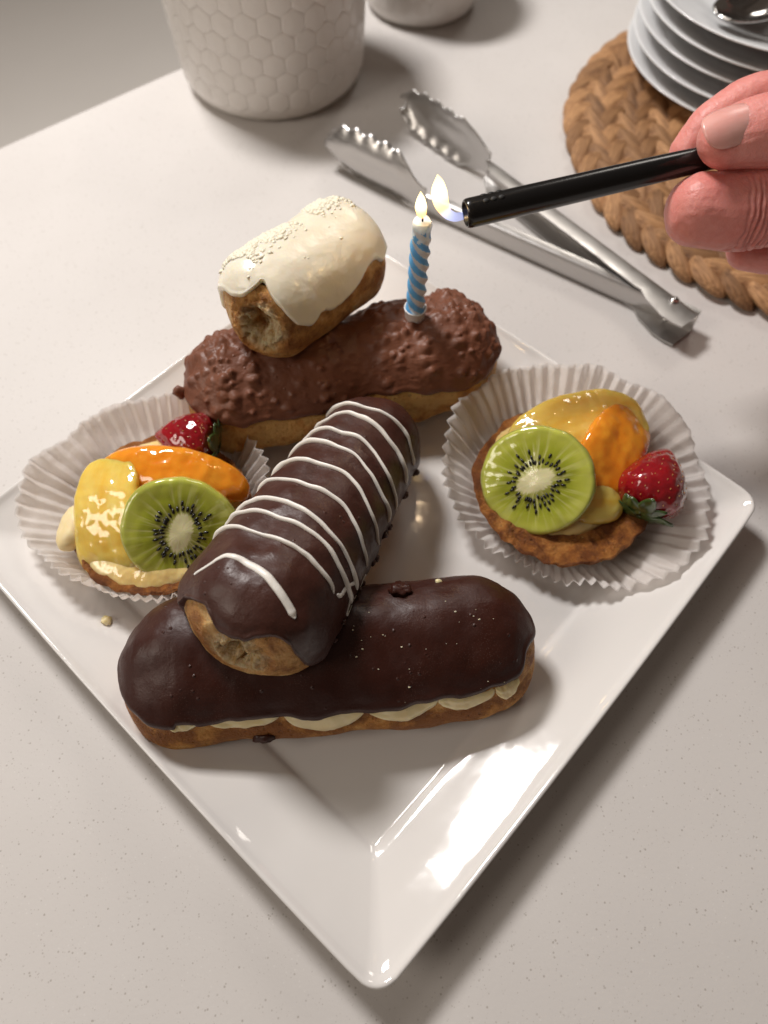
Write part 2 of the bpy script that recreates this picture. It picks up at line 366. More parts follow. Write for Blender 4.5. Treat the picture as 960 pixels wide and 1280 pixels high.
# ================================================================== setting
def slab():
    # the counter's far edge runs from (-21.7, 27.9) to (-11.8, 35.4); the slab has a rounded nose there
    d = np.array([9.9, 7.5]); d /= np.linalg.norm(d); nrm = np.array([-d[1], d[0]]); o = np.array([-11.8, 35.4])
    prof = [(-140, 0), (-60, 0), (-1, 0), (-.35, 0)] + [(-.35 + .35 * sin(a), -.35 + .35 * cos(a)) for a in np.linspace(.2, pi / 2, 6)] + [(0, -3.6), (-.3, -4.), (-140, -4.)]
    ss = np.linspace(-160, 160, 9); V = []
    for s_ in ss:
        for p, z in prof: V.append((*(o + d * s_ + nrm * p), z))
    F = [tuple(f) for f in gridF(len(ss), len(prof), False, True)]
    o_ = obj('countertop', np.array(V), F, M['quartz'], smooth=True)
    me = o_.data; bm = bmesh.new(); bm.from_mesh(me); bmesh.ops.recalc_face_normals(bm, faces=bm.faces); bm.to_mesh(me); bm.free()
    me.polygons.foreach_set('use_smooth', [abs(abs(p.normal.z) - 1) > 1e-4 for p in me.polygons])
    o_['kind'] = 'structure'
slab()
fo = obj('floor', [(-400, -300, -40), (400, -300, -40), (400, 500, -40), (-400, 500, -40)], [(0, 1, 2, 3)], M['floor'], smooth=False); fo['kind'] = 'structure'

# ================================================================== the square serving plate
def square_outline(h, rc, bulge, ns=46, nc=12):
    pts = []; rc = min(rc, h * .95); e = h - rc
    for k in range(4):
        a0 = k * pi / 2; R = np.array([[cos(a0), -sin(a0)], [sin(a0), cos(a0)]])
        for s_ in np.linspace(-e, e, ns, endpoint=False): pts.append(R @ (h + bulge * (1 - (s_ / h) ** 2), s_))
        for a in np.linspace(0, pi / 2, nc, endpoint=False): pts.append(R @ (e + rc * cos(a), e + rc * sin(a)))
    return np.array(pts)
def serving_plate():
    rings = [(.02, .60, .01), (3, .60, .5), (6, .60, .5), (8.6, .60, .40), (8.80, .602, .32), (8.90, .615, .26), (9.0, .675, .22), (9.08, .735, .2), (9.18, .785, .2), (9.35, .845, .22), (9.7, .95, .26), (10.3, 1.147, .32), (10.65, 1.272, .37), (11.0, 1.412, .42), (11.45, 1.60, .5),
             (11.70, 1.712, .58), (11.82, 1.79, .65), (11.90, 1.865, .7), (11.97, 1.91, .75), (12.04, 1.915, .8), (12.09, 1.87, .85), (12.10, 1.80, .9), (12.06, 1.68, .9), (11.9, 1.55, .8), (10.6, 1.0, .6), (9.0, .38, .5), (8.5, .02, .5), (8.1, .0, .5), (7.9, .2, .5), (3, .22, .5), (.02, .22, .01)]
    R45 = np.array([[cos(pi / 4), -sin(pi / 4)], [sin(pi / 4), cos(pi / 4)]])
    V = []
    for h, z, rc in rings:
        o = square_outline(h, rc, .16 * h / 12) @ R45.T
        zz = np.full(len(o), z)
        if h > 8.9 and z > .5: zz += (h - 8.9) / 3 * (.05 * noise(np.c_[o * .16, zz * 0 + 2.2]) + .022 * noise(np.c_[o * .8, zz * 1.2 + 7.2]))
        V.append(np.c_[o, zz])
    n = len(V[0]); V = np.concatenate(V); F = gridF(len(rings), n, False, True)
    F = [tuple(f) for f in F] + [tuple(range(n))[::-1], tuple(range(len(V) - n, len(V)))]
    o = obj('serving_plate', V, F, M['porcelain']); me = o.data
    bm = bmesh.new(); bm.from_mesh(me); bmesh.ops.recalc_face_normals(bm, faces=bm.faces); bm.to_mesh(me); bm.free()
    me.polygons.foreach_set('use_smooth', np.ones(len(me.polygons), bool))
    tag(o, 'large square white porcelain plate with raised rim, carrying eclairs and tarts', 'plate')
serving_plate()

# ================================================================== eclairs
class Bun:
    """a long bun: rings about a straight spine; local x along, z up, bottom on z = 0"""
    def __init__(s, L, W, H, zc=.42, ex=.88, seed=1., amp=.06, bend=0., taper=0., freq=.45, fine=.016, shear=0., es=.9):
        s.L, s.W, s.H, s.zc, s.ex, s.seed, s.amp, s.bend, s.taper, s.freq, s.fine = L, W, H, zc * H, ex, seed, amp, bend, taper, freq, fine
        s.shear, s.es = shear, es; s.a = (L - W * es) / 2; s.extra = None
    def outline(s, n=420):
        a, r = s.a, s.W / 2; per = 4 * a + 2 * pi * r; q = np.linspace(0, per, n, endpoint=False); C = np.zeros(n); D = np.zeros((n, 2))
        for i, t_ in enumerate(q):
            if t_ < 2 * a: C[i] = -a + t_; D[i] = (0, -1)
            elif t_ < 2 * a + pi * r: b = (t_ - 2 * a) / r; C[i] = a; D[i] = (sin(b), -cos(b))
            elif t_ < 4 * a + pi * r: C[i] = a - (t_ - 2 * a - pi * r); D[i] = (0, 1)
            else: b = (t_ - 4 * a - pi * r) / r; C[i] = -a; D[i] = (-sin(b), cos(b))
        return C, D
    def point(s, C, D, th, off=0., nse=True):
        C = np.asarray(C, float); th = np.asarray(th, float)
        si = np.abs(np.sin(th)); co = np.cos(th); up = th < pi / 2
        r = s.W / 2 * np.where(up, si ** s.ex, si ** .62)
        z = np.where(up, s.zc + (s.H - s.zc) * np.abs(co) ** .98, s.zc - s.zc * np.minimum(1, np.abs(co) * 1.25) ** .85)
        w = 1 + s.taper * (C / max(s.a, .1))
        N = np.stack([D[..., 0] * np.sin(th), D[..., 1] * np.sin(th), co], -1)
        P = np.stack([C + s.es * r * D[..., 0], r * D[..., 1] * w, z * (1 + s.taper * .6 * (C / max(s.a, .1)))], -1)
        if nse:
            q = P.reshape(-1, 3); d = s.amp * fbm(q * s.freq + s.seed * 7.1, 3) + s.fine * fbm(q * 3. + s.seed, 3)
            if s.extra is not None: d = d + s.extra(q, N.reshape(-1, 3))
            off = off + d.reshape(P.shape[:-1])
        P = P + N * np.asarray(off)[..., None]
        P[..., 1] += s.bend * (P[..., 0] / (s.L / 2)) ** 2
        P[..., 2] = np.maximum(P[..., 2], 0); P[..., 1] += s.shear * P[..., 2]
        return P
    def surf(s, th0, th1, m, n=420, off=None, nse=True):
        C, D = s.outline(n); k = np.linspace(0, 1, m)
        th = th0[:, None] * (1 - k) + th1[:, None] * k if np.ndim(th1) else np.tile(th0 * (1 - k) + th1 * k, (n, 1))
        Cg = np.tile(C[:, None], (1, m)); Dg = np.tile(D[:, None, :], (1, m, 1))
        o = off(Cg, Dg, th, np.tile(k, (n, 1))) if off is not None else 0.
        P = s.point(Cg, Dg, th, o, nse); return P, th, Cg, Dg
    def shell(s, parent, mat, th0=.25, m=70, n=420, name='pastry_shell', off=None, bake=None, crumb=None):
        P, th, C, D = s.surf(th0 * pi, pi, m, n, off)
        V = P.reshape(-1, 3); b = .5 + .35 * fbm(V * .5 + s.seed * 3, 3) if bake is None else bake(V, th.ravel())
        me = raw_mesh(name, V, gridF(n, m, True), mat, attr={'bake': b, 'crumb': crumb(V) if crumb else b * 0})
        weld(me, 2e-6); return link(name, me, parent)
    def edge_at(s, n, base, amp, f, seed):
        C, D = s.outline(n); q = np.c_[C + D[:, 0] * s.W / 2, D[:, 1] * s.W / 2, np.full(n, seed)]
        return base + amp * fbm(q * f, 3) + .45 * amp * np.maximum(0, noise(q * f * 2.6 + 5)) 
    def glaze(s, parent, mat, the, th_=.18, m=90, n=420, name='chocolate_glaze', post=None):
        k_ = lambda C, D, th, k: th_ * np.sqrt(np.maximum(0, 1 - k ** 14)) - .04 * (k > .985) + .05 * np.exp(-((k - .93) / .05) ** 2)
        P, th, C, D = s.surf(np.full(len(the), .0), the, m, n, k_)
        V = P.reshape(-1, 3)
        if post is not None: V = post(V, th.ravel())
        me = raw_mesh(name, V, gridF(n, m, True), mat); weld(me, 2e-6); s.gt = th_; return link(name, me, parent)
    def ridge(s, x, th):
        """x along the spine and signed angle -> C, D, th"""
        x = np.asarray(x, float); th = np.asarray(th, float)
        return np.clip(x, -s.a, s.a), np.stack([0 * x, np.sign(th) + (th == 0)], -1), np.abs(th)
    def plan(s, x, y):
        """plan position -> C, D, th on the upper half"""
        x = np.asarray(x, float); y = np.asarray(y, float); C = np.clip(x, -s.a, s.a); d = np.stack([x - C, y], -1); r = np.linalg.norm(d, axis=-1)
        D = d / (r[..., None] + 1e-9); return C, D, np.arcsin(np.clip((2 * r / s.W), 0, .999) ** (1 / s.ex))
Rz = lambda a: Matrix.Rotation(RAD(a), 3, 'Z'); Ry = lambda a: Matrix.Rotation(RAD(a), 3, 'Y'); Rx = lambda a: Matrix.Rotation(RAD(a), 3, 'X')
icoV, icoF = ico(2); icoV1, icoF1 = ico(1)
def lump(r, seed, sc=(1, 1, 1), rough=.3, sub=2):
    V, F = (icoV, icoF) if sub == 2 else (icoV1, icoF1) if sub == 1 else ico(sub)
    V = V * (1 + rough * fbm(V * 1.3 + seed * 3.7, 3))[:, None] * np.array(sc) * r
    return V, F

def hole_disp(center, rad, depth, nrm, jag=.25, seed=0.):
    center = np.array(center, float); nrm = np.array(nrm, float); nrm /= np.linalg.norm(nrm)
    def f(q, N):
        d = q - center; along = d @ nrm; lat = d - np.outer(along, nrm)
        dd = np.linalg.norm(lat / rad, axis=1) + jag * fbm(q * 1.6 + seed, 3)
        return -depth * (1 - sstep(.62, 1.0, dd)) * (along > -2.2) + .10 * np.exp(-((dd - 1.08) / .16) ** 2) * (along > -2)
    return f

def rough_end(c, rad, inner):
    # the torn end: a spongy face inside a crust rim
    def f(q, N):
        d = np.linalg.norm(q - c, axis=1); w = np.exp(-(d / rad) ** 4)
        return inner(q, N) + w * (-.16 * np.maximum(0, fbm(q * 2.2 + 3, 3)) - .07 + .05 * fbm(q * 6., 2)) + .07 * np.exp(-((d - rad * 1.08) / .16) ** 2)
    return f
# ---- front eclair: dark glaze, piped cream line, split shell
def front_eclair():
    root = thing('eclair', 'long dark chocolate glazed eclair with cream line, lying nearest the plate corner', 'eclair', (-1.35, -6.80, .95), Rz(2.6) @ Ry(.8), 'eclairs on the square plate')
    b = Bun(15.5, 4.65, 3.45, zc=.32, ex=1.05, seed=2.2, amp=.13, freq=.33, shear=.36, fine=.007, es=1.08)
    def ex(q, N):   # lengthwise furrows as of the piping nozzle
        fz = sstep(0, 1.2, q[:, 2] - 1.2)
        w = q[:, 1] + .22 * noise(q * .35 + 4); return fz * (-.06 * np.exp(-((w + 1.05) / .42) ** 2) - .03 * np.exp(-((w - .75) / .45) ** 2)) - .10 * np.exp(-((np.linalg.norm(q - np.array([-6.3, -1.0, 3.0]), axis=1)) / .6) ** 2)
    b.extra = ex
    n = 460; C, D = b.outline(n)
    def groove(Cg, Dg, th, k): return -.16 * np.exp(-((th - .46 * pi) / .10) ** 2)
    b.shell(root, M['pastry'], .3, 70, n, off=groove, bake=lambda V, th: .45 + .4 * fbm(V * .6, 3) + .35 * sstep(.62 * pi, .8 * pi, th))
    the = b.edge_at(n, .385 * pi, .03 * pi, .4, 3.1)
    px = C + D[:, 0] * b.W / 2; py = D[:, 1]
    the = the - .13 * pi * np.exp(-((px - 7.75) / .5) ** 2 - ((D[:, 1] + .55) / .28) ** 2)      # the glaze is chipped at one end
    the = the + .03 * pi * np.exp(-((px + 2.) / 3.5) ** 2) * (py < 0) + .02 * pi * (px < -5.5)
    b.glaze(root, M['dark_choc'], the, .16, 100, n)
    # piped cream: shallow scallops showing under the glaze along the front side
    x0 = -5.6; cuts = [-6.0, -4.6, -1.75, 1.15, 3.75, 5.9, 6.9]
    for a0, a1 in zip(cuts[:-1], cuts[1:]):
        nu, nv = 36, 14; u = np.linspace(0, 1, nu); v = np.linspace(0, 1, nv); U, Vv = np.meshgrid(u, v, indexing='ij')
        dep = (np.sin(pi * np.clip(U * .92 + .04, 0, 1)) ** .6) * (.115 if a0 > -5 else .05) * pi * (1 + .25 * math.sin(a0 * 3))
        th = .365 * pi + dep * Vv
        x = a0 + (a1 - a0) * U; Cc, Dd, T = b.ridge(x, -th)
        over = np.clip(np.abs(x) - b.a, 0, 9) / (b.W / 2)
        Dd = np.stack([np.sign(x) * np.sin(over * 1.0), -np.cos(over * 1.0)], -1)
        o = .05 * fbm(np.stack([U * 4 + a0, Vv * 2, U * 0], -1).reshape(-1, 3), 3).reshape(U.shape) + .13 * np.sqrt(np.clip(1 - (2 * np.abs(U - .5)) ** 4, 0, 1)) * np.sqrt(np.clip(1 - Vv ** 4, 0, 1)) * sstep(.0, .35, Vv) - .06 + .02 * np.sin(Vv * 9 + 3 * U)
        P = b.point(Cc, Dd, th, o + .05)
        obj('cream_scallop', P.reshape(-1, 3), gridF(nu, nv), M['cream'], root)
    # bits stuck to the glaze
    def sit(x, y, V, F, m, nm, lift=0.):
        P = b.point(*[np.atleast_1d(q) if q.ndim < 2 else q for q in map(np.asarray, b.plan(np.array([x]), np.array([y])))], np.array([.16]))[0]
        return obj(nm, V, F, m, root, loc=(P[0], P[1], P[2] + lift))
    V, F = lump(.34, 3.3, (1.15, .8, .7), .55, 3); sit(2.75, 1.05, V, F, M['dark_choc'], 'chocolate_lump', .12)
    V, F = lump(.10, 1.3, (1.3, .9, .7), .5); sit(4.2, 1.35, V, F, M['cream'], 'pastry_crumb', .02)
    V, F = lump(.26, 8.3, (1.5, .7, .8), .5, 3); P = b.point(*[q for q in b.ridge(np.array([-2.6]), np.array([-.56 * pi]))], .02)[0]
    obj('chocolate_lump', V, F, M['dark_choc'], root, loc=P)
    for k in range(30):
        x = rng.uniform(.8, 6.4) if k < 32 else rng.uniform(-6, 6); y = rng.normal(-.9, .75); y = max(min(y, 1.6), -2.2)
        V, F = lump(rng.uniform(.014, .038), k, (1.4, .9, .7), .4, 1); sit(x, y, V, F, M['cream'], 'pastry_crumb', .005)
    return root, b
front_eclair()

# ---- nut eclair at the back
def nut_eclair():
    root = thing('eclair', 'bumpy milk chocolate eclair with chopped nuts, holding the blue candle', 'eclair', (-.5, 6.75, 1.0), Rz(10.5), 'eclairs on the square plate')
    b = Bun(14.3, 5.0, 3.8, zc=.38, ex=.95, seed=5.3, amp=.20, freq=.30, shear=.16)
    n = 560; C, D = b.outline(n)
    ks = 430; th = np.abs(rng.normal(.0, .95, ks)); th = np.where(th > 1.75, rng.uniform(.2, 1.7, ks), th)
    i = rng.integers(0, n, ks); cb = b.point(C[i], D[i], th, .1, True); hb = rng.uniform(.05, .22, ks); rb = rng.uniform(.10, .27, ks)
    keep = (np.abs(cb[:, 0]) > 1.2) | (rng.uniform(size=ks) < .55); cb, hb, rb = cb[keep], hb[keep], rb[keep]
    pinch = lambda q: -.28 * np.exp(-((q[:, 0] - .6) / 1.1) ** 2)      # a waist near the middle
    b.extra = lambda q, N: pinch(q)
    b.shell(root, M['pastry'], .35, 60, n, bake=lambda V, th: -.05 + .4 * fbm(V * .6, 3))
    the = b.edge_at(n, .39 * pi, .035 * pi, .45, 1.4)
    def post(V, th):
        N = V - np.stack([np.clip(V[:, 0], -b.a, b.a), V[:, 1] * 0, V[:, 2] * 0 + 1.9], -1); N /= np.linalg.norm(N, axis=1)[:, None] + 1e-9
        d = np.zeros(len(V))
        for c, h, r in zip(cb, hb, rb):
            s2 = ((V - c) ** 2).sum(1); mk = s2 < (r * 2.6) ** 2
            if mk.any(): d[mk] = (d[mk] ** 3 + (h * np.exp(-(s2[mk] / r ** 2) ** 1.25)) ** 3) ** (1 / 3)
        d = d + .035 * np.maximum(0, fbm(V * 3.2, 3)); return V + N * (d * (1 - sstep(.32 * pi, .395 * pi, th)))[:, None]
    b.glaze(root, M['milk_choc'], the, .17, 150, n, name='nut_chocolate_coating', post=post)
    V, F = lump(.30, 4.4, (1, .8, 1.1), .3, 3); obj('chocolate_lump', V, F, M['milk_choc'], root, loc=(-7.35, .3, 2.35))
    return root
nut_eclair()

# ---- white eclair lying across it
def white_eclair():
    root = thing('eclair', 'short white chocolate eclair with open hollow end, lying on the nut eclair', 'eclair', (-2.1, 9.0, 4.95), Rz(46) @ Ry(5) @ Rx(8), 'eclairs on the square plate')
    b = Bun(7.6, 4.1, 3.45, zc=.40, seed=8.1, amp=.075, freq=.42, es=.72, shear=.10, fine=.005)
    n = 520; C, D = b.outline(n)
    hc = b.point(np.array([-b.a]), np.array([[-.86, -.50]]), np.array([.42 * pi]))[0]
    b.extra = rough_end(hc, 1.15, hole_disp(hc, .80, .85, (-.72, -.48, .5), .35, 2.))
    def bake(V, th):
        d = np.linalg.norm(V - hc, axis=1); return .30 + .35 * fbm(V * .7 + 3, 3)
    b.shell(root, M['pastry_pale'], .12, 150, n, bake=bake, crumb=lambda V: 1 - sstep(.75, 1.15, np.linalg.norm(V - hc, axis=1) + .2 * fbm(V * 1.5, 2)))
    b.extra = None
    the = b.edge_at(n, .395 * pi, .05 * pi, .55, 6.1); px = C + D[:, 0] * b.W / 2
    fr = np.exp(-((px + 3.9) / 1.2) ** 2)
    the = the + .18 * pi * np.exp(-((px + 3.0) / .7) ** 2 - ((D[:, 1] - .80) / .25) ** 2) - .30 * pi * fr * np.exp(-((D[:, 1] + .42) / .55) ** 2) \
        + .06 * pi * np.exp(-((px + 1.9) / .45) ** 2) * (D[:, 1] < -.6) - .08 * pi * np.exp(-((px - 2.0) / .9) ** 2) * (D[:, 1] < -.3) + .12 * pi * (D[:, 1] > .8)
    b.glaze(root, M['white_choc'], the, .20, 110, n, name='white_glaze')
    parts = []
    for k in range(1700):
        x = rng.uniform(-3.3, 3.3); y = 1.75 - abs(rng.normal(0, .48)) - .25 * abs(x) / 3.3
        if k % 60 == 0: y = rng.uniform(.4, 1.5)
        if k > 1696: x = rng.uniform(-1.2, 1.6); y = rng.normal(-.7, .3)
        if abs(y) > 1.88 or (k <= 1696 and noise(np.array([[x * .9, y * .9, 3.3]]))[0] < -.12): continue
        Cc, Dd, T = b.plan(np.array([x]), np.array([y]))
        P = b.point(Cc, Dd, T, .19)[0]; V, F = lump(rng.uniform(.045, .115), k * 1.7, (1.3, 1.0, .6), .5, 1); parts.append((V + P, F))
    V, F = join(parts); obj('white_chocolate_flake', V, F, M['white_flake'], root, kind='stuff')
    return root
white_eclair()

# ---- striped eclair leaning on the front one
def striped_eclair():
    d = Vector((5.2, 10.0, -2.3)); root = thing('eclair', 'chocolate eclair with thin white icing stripes, leaning over the front eclair', 'eclair', (-1.66, -1.60, 2.62), axes(d, (0, 0, 1)) @ Rx(-4), 'eclairs on the square plate')
    b = Bun(13.1, 4.6, 3.7, zc=.42, seed=12.4, amp=.12, freq=.36, taper=-.14, es=.85, fine=.010)
    n = 520; C, D = b.outline(n); px = C + D[:, 0] * b.W / 2
    hc = b.point(np.array([-b.a]), np.array([[-.99, -.12]]), np.array([.475 * pi]))[0]
    b.extra = rough_end(hc, 1.25, hole_disp(hc, (.66), 1.2, (-.88, -.1, .35), .42, 5.))
    b.shell(root, M['pastry_pale'], .16, 150, n, bake=lambda V, th: .35 + .4 * fbm(V * .8 + 9, 3) + .3 * sstep(.7 * pi, .9 * pi, th), crumb=lambda V: .8 * (1 - sstep(.7, 1.3, np.linalg.norm(V - hc, axis=1) + .2 * fbm(V * 1.5, 2))) * sstep(.25, .6, np.linalg.norm(V - hc, axis=1)))
    hole_off = b.extra; b.extra = lambda q, N: -.07 * np.exp(-((q[:, 1] - .3 + .3 * noise(q * .3)) / .4) ** 2) * (q[:, 2] > 2) + .06 * noise(q * 1.1 + 3) + .16 * np.exp(-(((q - np.array([-4.7, .7, 3.2])) / np.array([.8, .7, 1.5])) ** 2).sum(1)) + .14 * np.exp(-(((q - np.array([-4.4, -.9, 3.1])) / np.array([.8, .55, 1.5])) ** 2).sum(1))
    the = b.edge_at(n, .56 * pi, .05 * pi, .55, 2.7) + .05 * pi * (np.abs(D[:, 1]) > .8) - .25 * pi * np.exp(-((px + 6.5) / .95) ** 2) * (1 - sstep(.80, 1., np.abs(D[:, 1])))
    b.glaze(root, M['mid_choc'], the, .17, 100, n)
    # beads where the coating gathered along its foot
    for k in range(22):
        x = rng.uniform(-4.6, 4.8); T = np.array([-rng.uniform(.52, .6) * pi]); P = b.point(*b.ridge(np.array([x]), T), .2)[0]
        V, F = lump(rng.uniform(.07, .17), k + 3.3, (1.2, .9, .9), .35); obj('chocolate_bead', V, F, M['mid_choc'], root, loc=P)
    def stripe(pts, r=.13):
        pts = np.array(pts, float); m = 64; t_ = np.linspace(0, 1, m); kk = np.linspace(0, 1, len(pts))
        x = np.interp(t_, kk, pts[:, 0]); th = np.interp(t_, kk, pts[:, 1])
        ker = np.ones(7) / 7; x = np.convolve(np.pad(x, 3, 'edge'), ker, 'valid'); th = np.convolve(np.pad(th, 3, 'edge'), ker, 'valid')
        x = x + .17 * n1(t_ * 3.6, pts[0, 0] * 1.7) + .04 * n1(t_ * 11, pts[0, 0] + 3)
        over = np.clip(-x - b.a, 0, 9)
        P = b.point(*b.ridge(x, th * pi), .17)
        if over.max() > 0:
            y = -np.sign(th) * 0 + b.W / 2 * np.sin(np.abs(th) * pi) * np.sign(th); Cc, Dd, T = b.plan(x, y); P = b.point(Cc, Dd, T, .17)
        rr = r * (1 + .45 * n1(t_ * 5, pts[0, 0] * 2) + .15 * n1(t_ * 15, pts[0, 0])); rr = rr * np.clip(np.minimum(t_, 1 - t_) * 14 + .25, 0, 1)
        N = np.gradient(P, axis=0); V, F = tube(P, np.c_[rr, rr * .55], 10); obj('icing_stripe', V, F, M['icing'], root)
    # (x along the spine, side angle / pi): positive angle = the left side of the picture
    for x, a0, a1, sk in ((-3.3, .53, -.36, -.15), (-2.45, .55, -.52, -.55), (-1.75, .50, -.50, -.75), (-.55, .50, -.50, -.75), (.65, .48, -.52, -.85), (1.75, .50, -.50, -.8), (2.55, .48, -.52, -.75), (3.65, .46, -.50, -.55), (4.75, .40, -.50, -.35)):
        stripe([(x + .10, a0), (x + .18, a0 * .6), (x + .25, a0 * .25), (x + .12, -.08), (x + sk * .55, a1 * .6), (x + sk, a1)])
    stripe([(-3.45, -.37), (-3.25, -.40), (-2.9, -.40), (-2.2, -.46)], .07)
    stripe([(-2.9, -.46), (-3.4, -.52), (-2.75, -.55)], .055); 
    stripe([(-2.55, -.53), (-2.3, -.56), (-1.4, -.53)], .06)
    # the inverted V over the open end
    pts = np.array([(-5.25, 1.55), (-5.05, 1.3), (-4.75, 1.0), (-4.5, .75), (-4.45, .3), (-4.55, -.2), (-4.7, -.6), (-4.95, -1.05), (-5.15, -1.4), (-5.3, -1.6)]); t_ = np.linspace(0, 1, 60); kk = np.linspace(0, 1, len(pts))
    x = np.interp(t_, kk, pts[:, 0]); y = np.interp(t_, kk, pts[:, 1]); P = b.point(*b.plan(x, y), .17); rr = .05 + .09 * sstep(.1, .6, t_); rr = rr * np.clip((1 - t_) * 14 + .3, 0, 1)
    V, F = tube(P, np.c_[rr, rr * .7], 10); obj('icing_stripe', V, F, M['icing'], root)
    return root
striped_eclair()

# ================================================================== fruit tarts
def blob_slice(L, W, T, bend=.0, seed=1., pw=2.3, nu=44, nv=30, tip=1., arch=0.):
    """a wedge of fruit: flattened superellipsoid, bent along its length (x)"""
    u = np.linspace(-pi / 2, pi / 2, nv); v = np.linspace(0, 2 * pi, nu, endpoint=False); U, Vv = np.meshgrid(u, v, indexing='ij')
    f = lambda c, e: np.sign(c) * np.abs(c) ** e
    x = L / 2 * f(np.sin(U), .8); y = W / 2 * f(np.cos(U), tip) * f(np.cos(Vv), 2 / pw); z = T / 2 * f(np.cos(U), .8) * f(np.sin(Vv), 2 / pw)
    P = np.stack([x, y, z], -1).reshape(-1, 3); P[:, 1] += bend * (P[:, 0] / (L / 2)) ** 2; P[:, 2] += arch * (P[:, 0] / (L / 2)) ** 2
    N = P / (np.linalg.norm(P, axis=1)[:, None] + 1e-9); P = P + N * (.05 * fbm(P * .9 + seed, 3) + .02 * fbm(P * 2.6 + seed, 2))[:, None]
    me = raw_mesh('s', P, gridF(nv, nu, False, True)); return me
def slice_obj(name, me, m, parent, loc, rot):
    me.name = name; weld(me, 1e-5); me.materials.append(M[m]); return link(name, me, parent, loc, rot)
seedV, seedF = icoV1 * np.array([.135, .058, .04]), icoF1
seed_me = raw_mesh('kiwi_seed', seedV, seedF, M['kiwi_seed'])
def kiwi(parent, loc, rot, seed):
    R, T = 2.28, .55; nr, na = 26, 96; a = np.linspace(0, 2 * pi, na, endpoint=False)
    prof = [(r * R, 0.) for r in np.linspace(.01, .93, nr)] + [(R * .965, -.03), (R * .99, -.10), (R, -.2), (R, -T + .1), (R * .97, -T), (.3, -T)]
    V = []
    for i, (r, z) in enumerate(prof):
        w = 1 + .055 * n1(np.cos(a) * 1.4 + seed, 1) + .02 * n1(np.sin(a) * 4 + seed, 2) + .02 * np.cos(2 * a + seed)
        x = r * w * np.cos(a); y = r * w * np.sin(a)
        zz = z + .05 * noise(np.c_[x * .8 + seed, y * .8, a * 0]) - .05 * (r / R) ** 2 + (.06 * np.exp(-((x / .85) ** 2 + (y / .5) ** 2)) if z > -.3 else 0)
        V.append(np.c_[x, y, zz])
    V = np.concatenate(V); F = [tuple(f) for f in gridF(len(prof), na, False, True)] + [tuple(range(na))[::-1]]
    o = obj('kiwi_slice', V, F, M['kiwi'], parent, loc=loc, rot=rot)
    me = o.data; bm = bmesh.new(); bm.from_mesh(me); bmesh.ops.recalc_face_normals(bm, faces=bm.faces); bm.to_mesh(me); bm.free(); me.polygons.foreach_set('use_smooth', np.ones(len(me.polygons), bool))
    rr = np.random.default_rng(int(seed * 10)); k = 0
    for i in range(34):
        an = i / 34 * 2 * pi + rr.normal(0, .05)
        for row in range(1 + (i % 2) + (rr.uniform() < .3)):
            ex, ey = .86, .45
            rb = 1 / math.sqrt((cos(an) / ex) ** 2 + (sin(an) / ey) ** 2)
            ra = rb * .62 + .40 + row * .26 + rr.normal(0, .035) + .05
            s_ = bpy.data.objects.new('kiwi_seed', seed_me); COL.objects.link(s_); s_.parent = o
            a2 = an + row * .045; zz = .018 - .05 * (ra / R) ** 2
            s_.matrix_local = Matrix.Translation(Vector((ra * cos(a2), ra * sin(a2), zz)) * CM) @ Matrix.Rotation(a2 + rr.normal(0, .12), 4, 'Z')
    return o
def strawberry(parent, loc, rot, R=1.35, L=2.9, seed=1., leaves=9, leafrot=0.):
    """local z runs from the stalk end (0) to the tip (L)"""
    m = 34; k = np.linspace(0, 1, m); prof_r = R * np.sin(np.clip(k * .97 + .015, 0, 1) ** .62 * pi) ** .72; n = 60
    V, F = lathe(np.c_[prof_r, k * L], n)
    sp = []; q = 0
    for zz in np.linspace(.10, .9, 9):
        r_ = np.interp(zz, k, prof_r); cnt = max(4, int(2 * pi * r_ / .52)); q += 1
        for j in range(cnt):
            a = (j + .5 * (q % 2)) / cnt * 2 * pi; sp.append((r_ * cos(a), r_ * sin(a), zz * L))
    sp = np.array(sp); N = vnormals(V, F)
    if (N * (V - [0, 0, L / 2])).sum() < 0: N = -N
    d = np.zeros(len(V))
    for c in sp: d -= .06 * np.exp(-((V - c) ** 2).sum(1) / .016)
    V = V + N * (d + .05 * fbm(V * .8 + seed, 2))[:, None]
    me = raw_mesh('strawberry', V, F, M['strawberry_red']); weld(me, 2e-5); o = link('strawberry', me, parent, loc, rot)
    V1 = icoV1 * np.array([.026, .046, .022]); parts = []
    for c in sp:
        nn = Vector((c[0], c[1], (c[2] - L * .45) * .5)); Rm = np.array(zaxis(nn, (.01, .02, 1)).to_3x3()); parts.append((V1[:, [1, 0, 2]] @ Rm.T + c * np.array([.985, .985, 1]), icoF1))
    V, F = join(parts); obj('strawberry_seed', V, F, M['seed_gold'], o, kind='stuff')
    for j in range(leaves):
        a = j / leaves * 2 * pi + leafrot + random.uniform(-.2, .2); ln = random.uniform(1.0, 1.65); w = random.uniform(.27, .40); nu, nv = 12, 7
        u = np.linspace(0, 1, nu); v = np.linspace(-1, 1, nv); U, Vv = np.meshgrid(u, v, indexing='ij')
        rad = .12 + U * ln; wid = w * np.sin(np.clip(U * .93 + .07, 0, 1) * pi) ** .7; lift = random.uniform(-.15, .35)
        zz = -.10 + .22 * U ** 2 * (1 - lift * 2.2) + .09 * (1 - Vv ** 2) * 0 - .10 * Vv ** 2 * -1 * U + .03 * np.sin(U * 9 + j)
        P = np.stack([rad * cos(a) - wid * Vv * sin(a), rad * sin(a) + wid * Vv * cos(a), zz], -1).reshape(-1, 3)
        W, FF = solid(P, gridF(nu, nv), .03); obj('strawberry_leaf', W, FF, M['strawberry_leaf'], o)
    return o
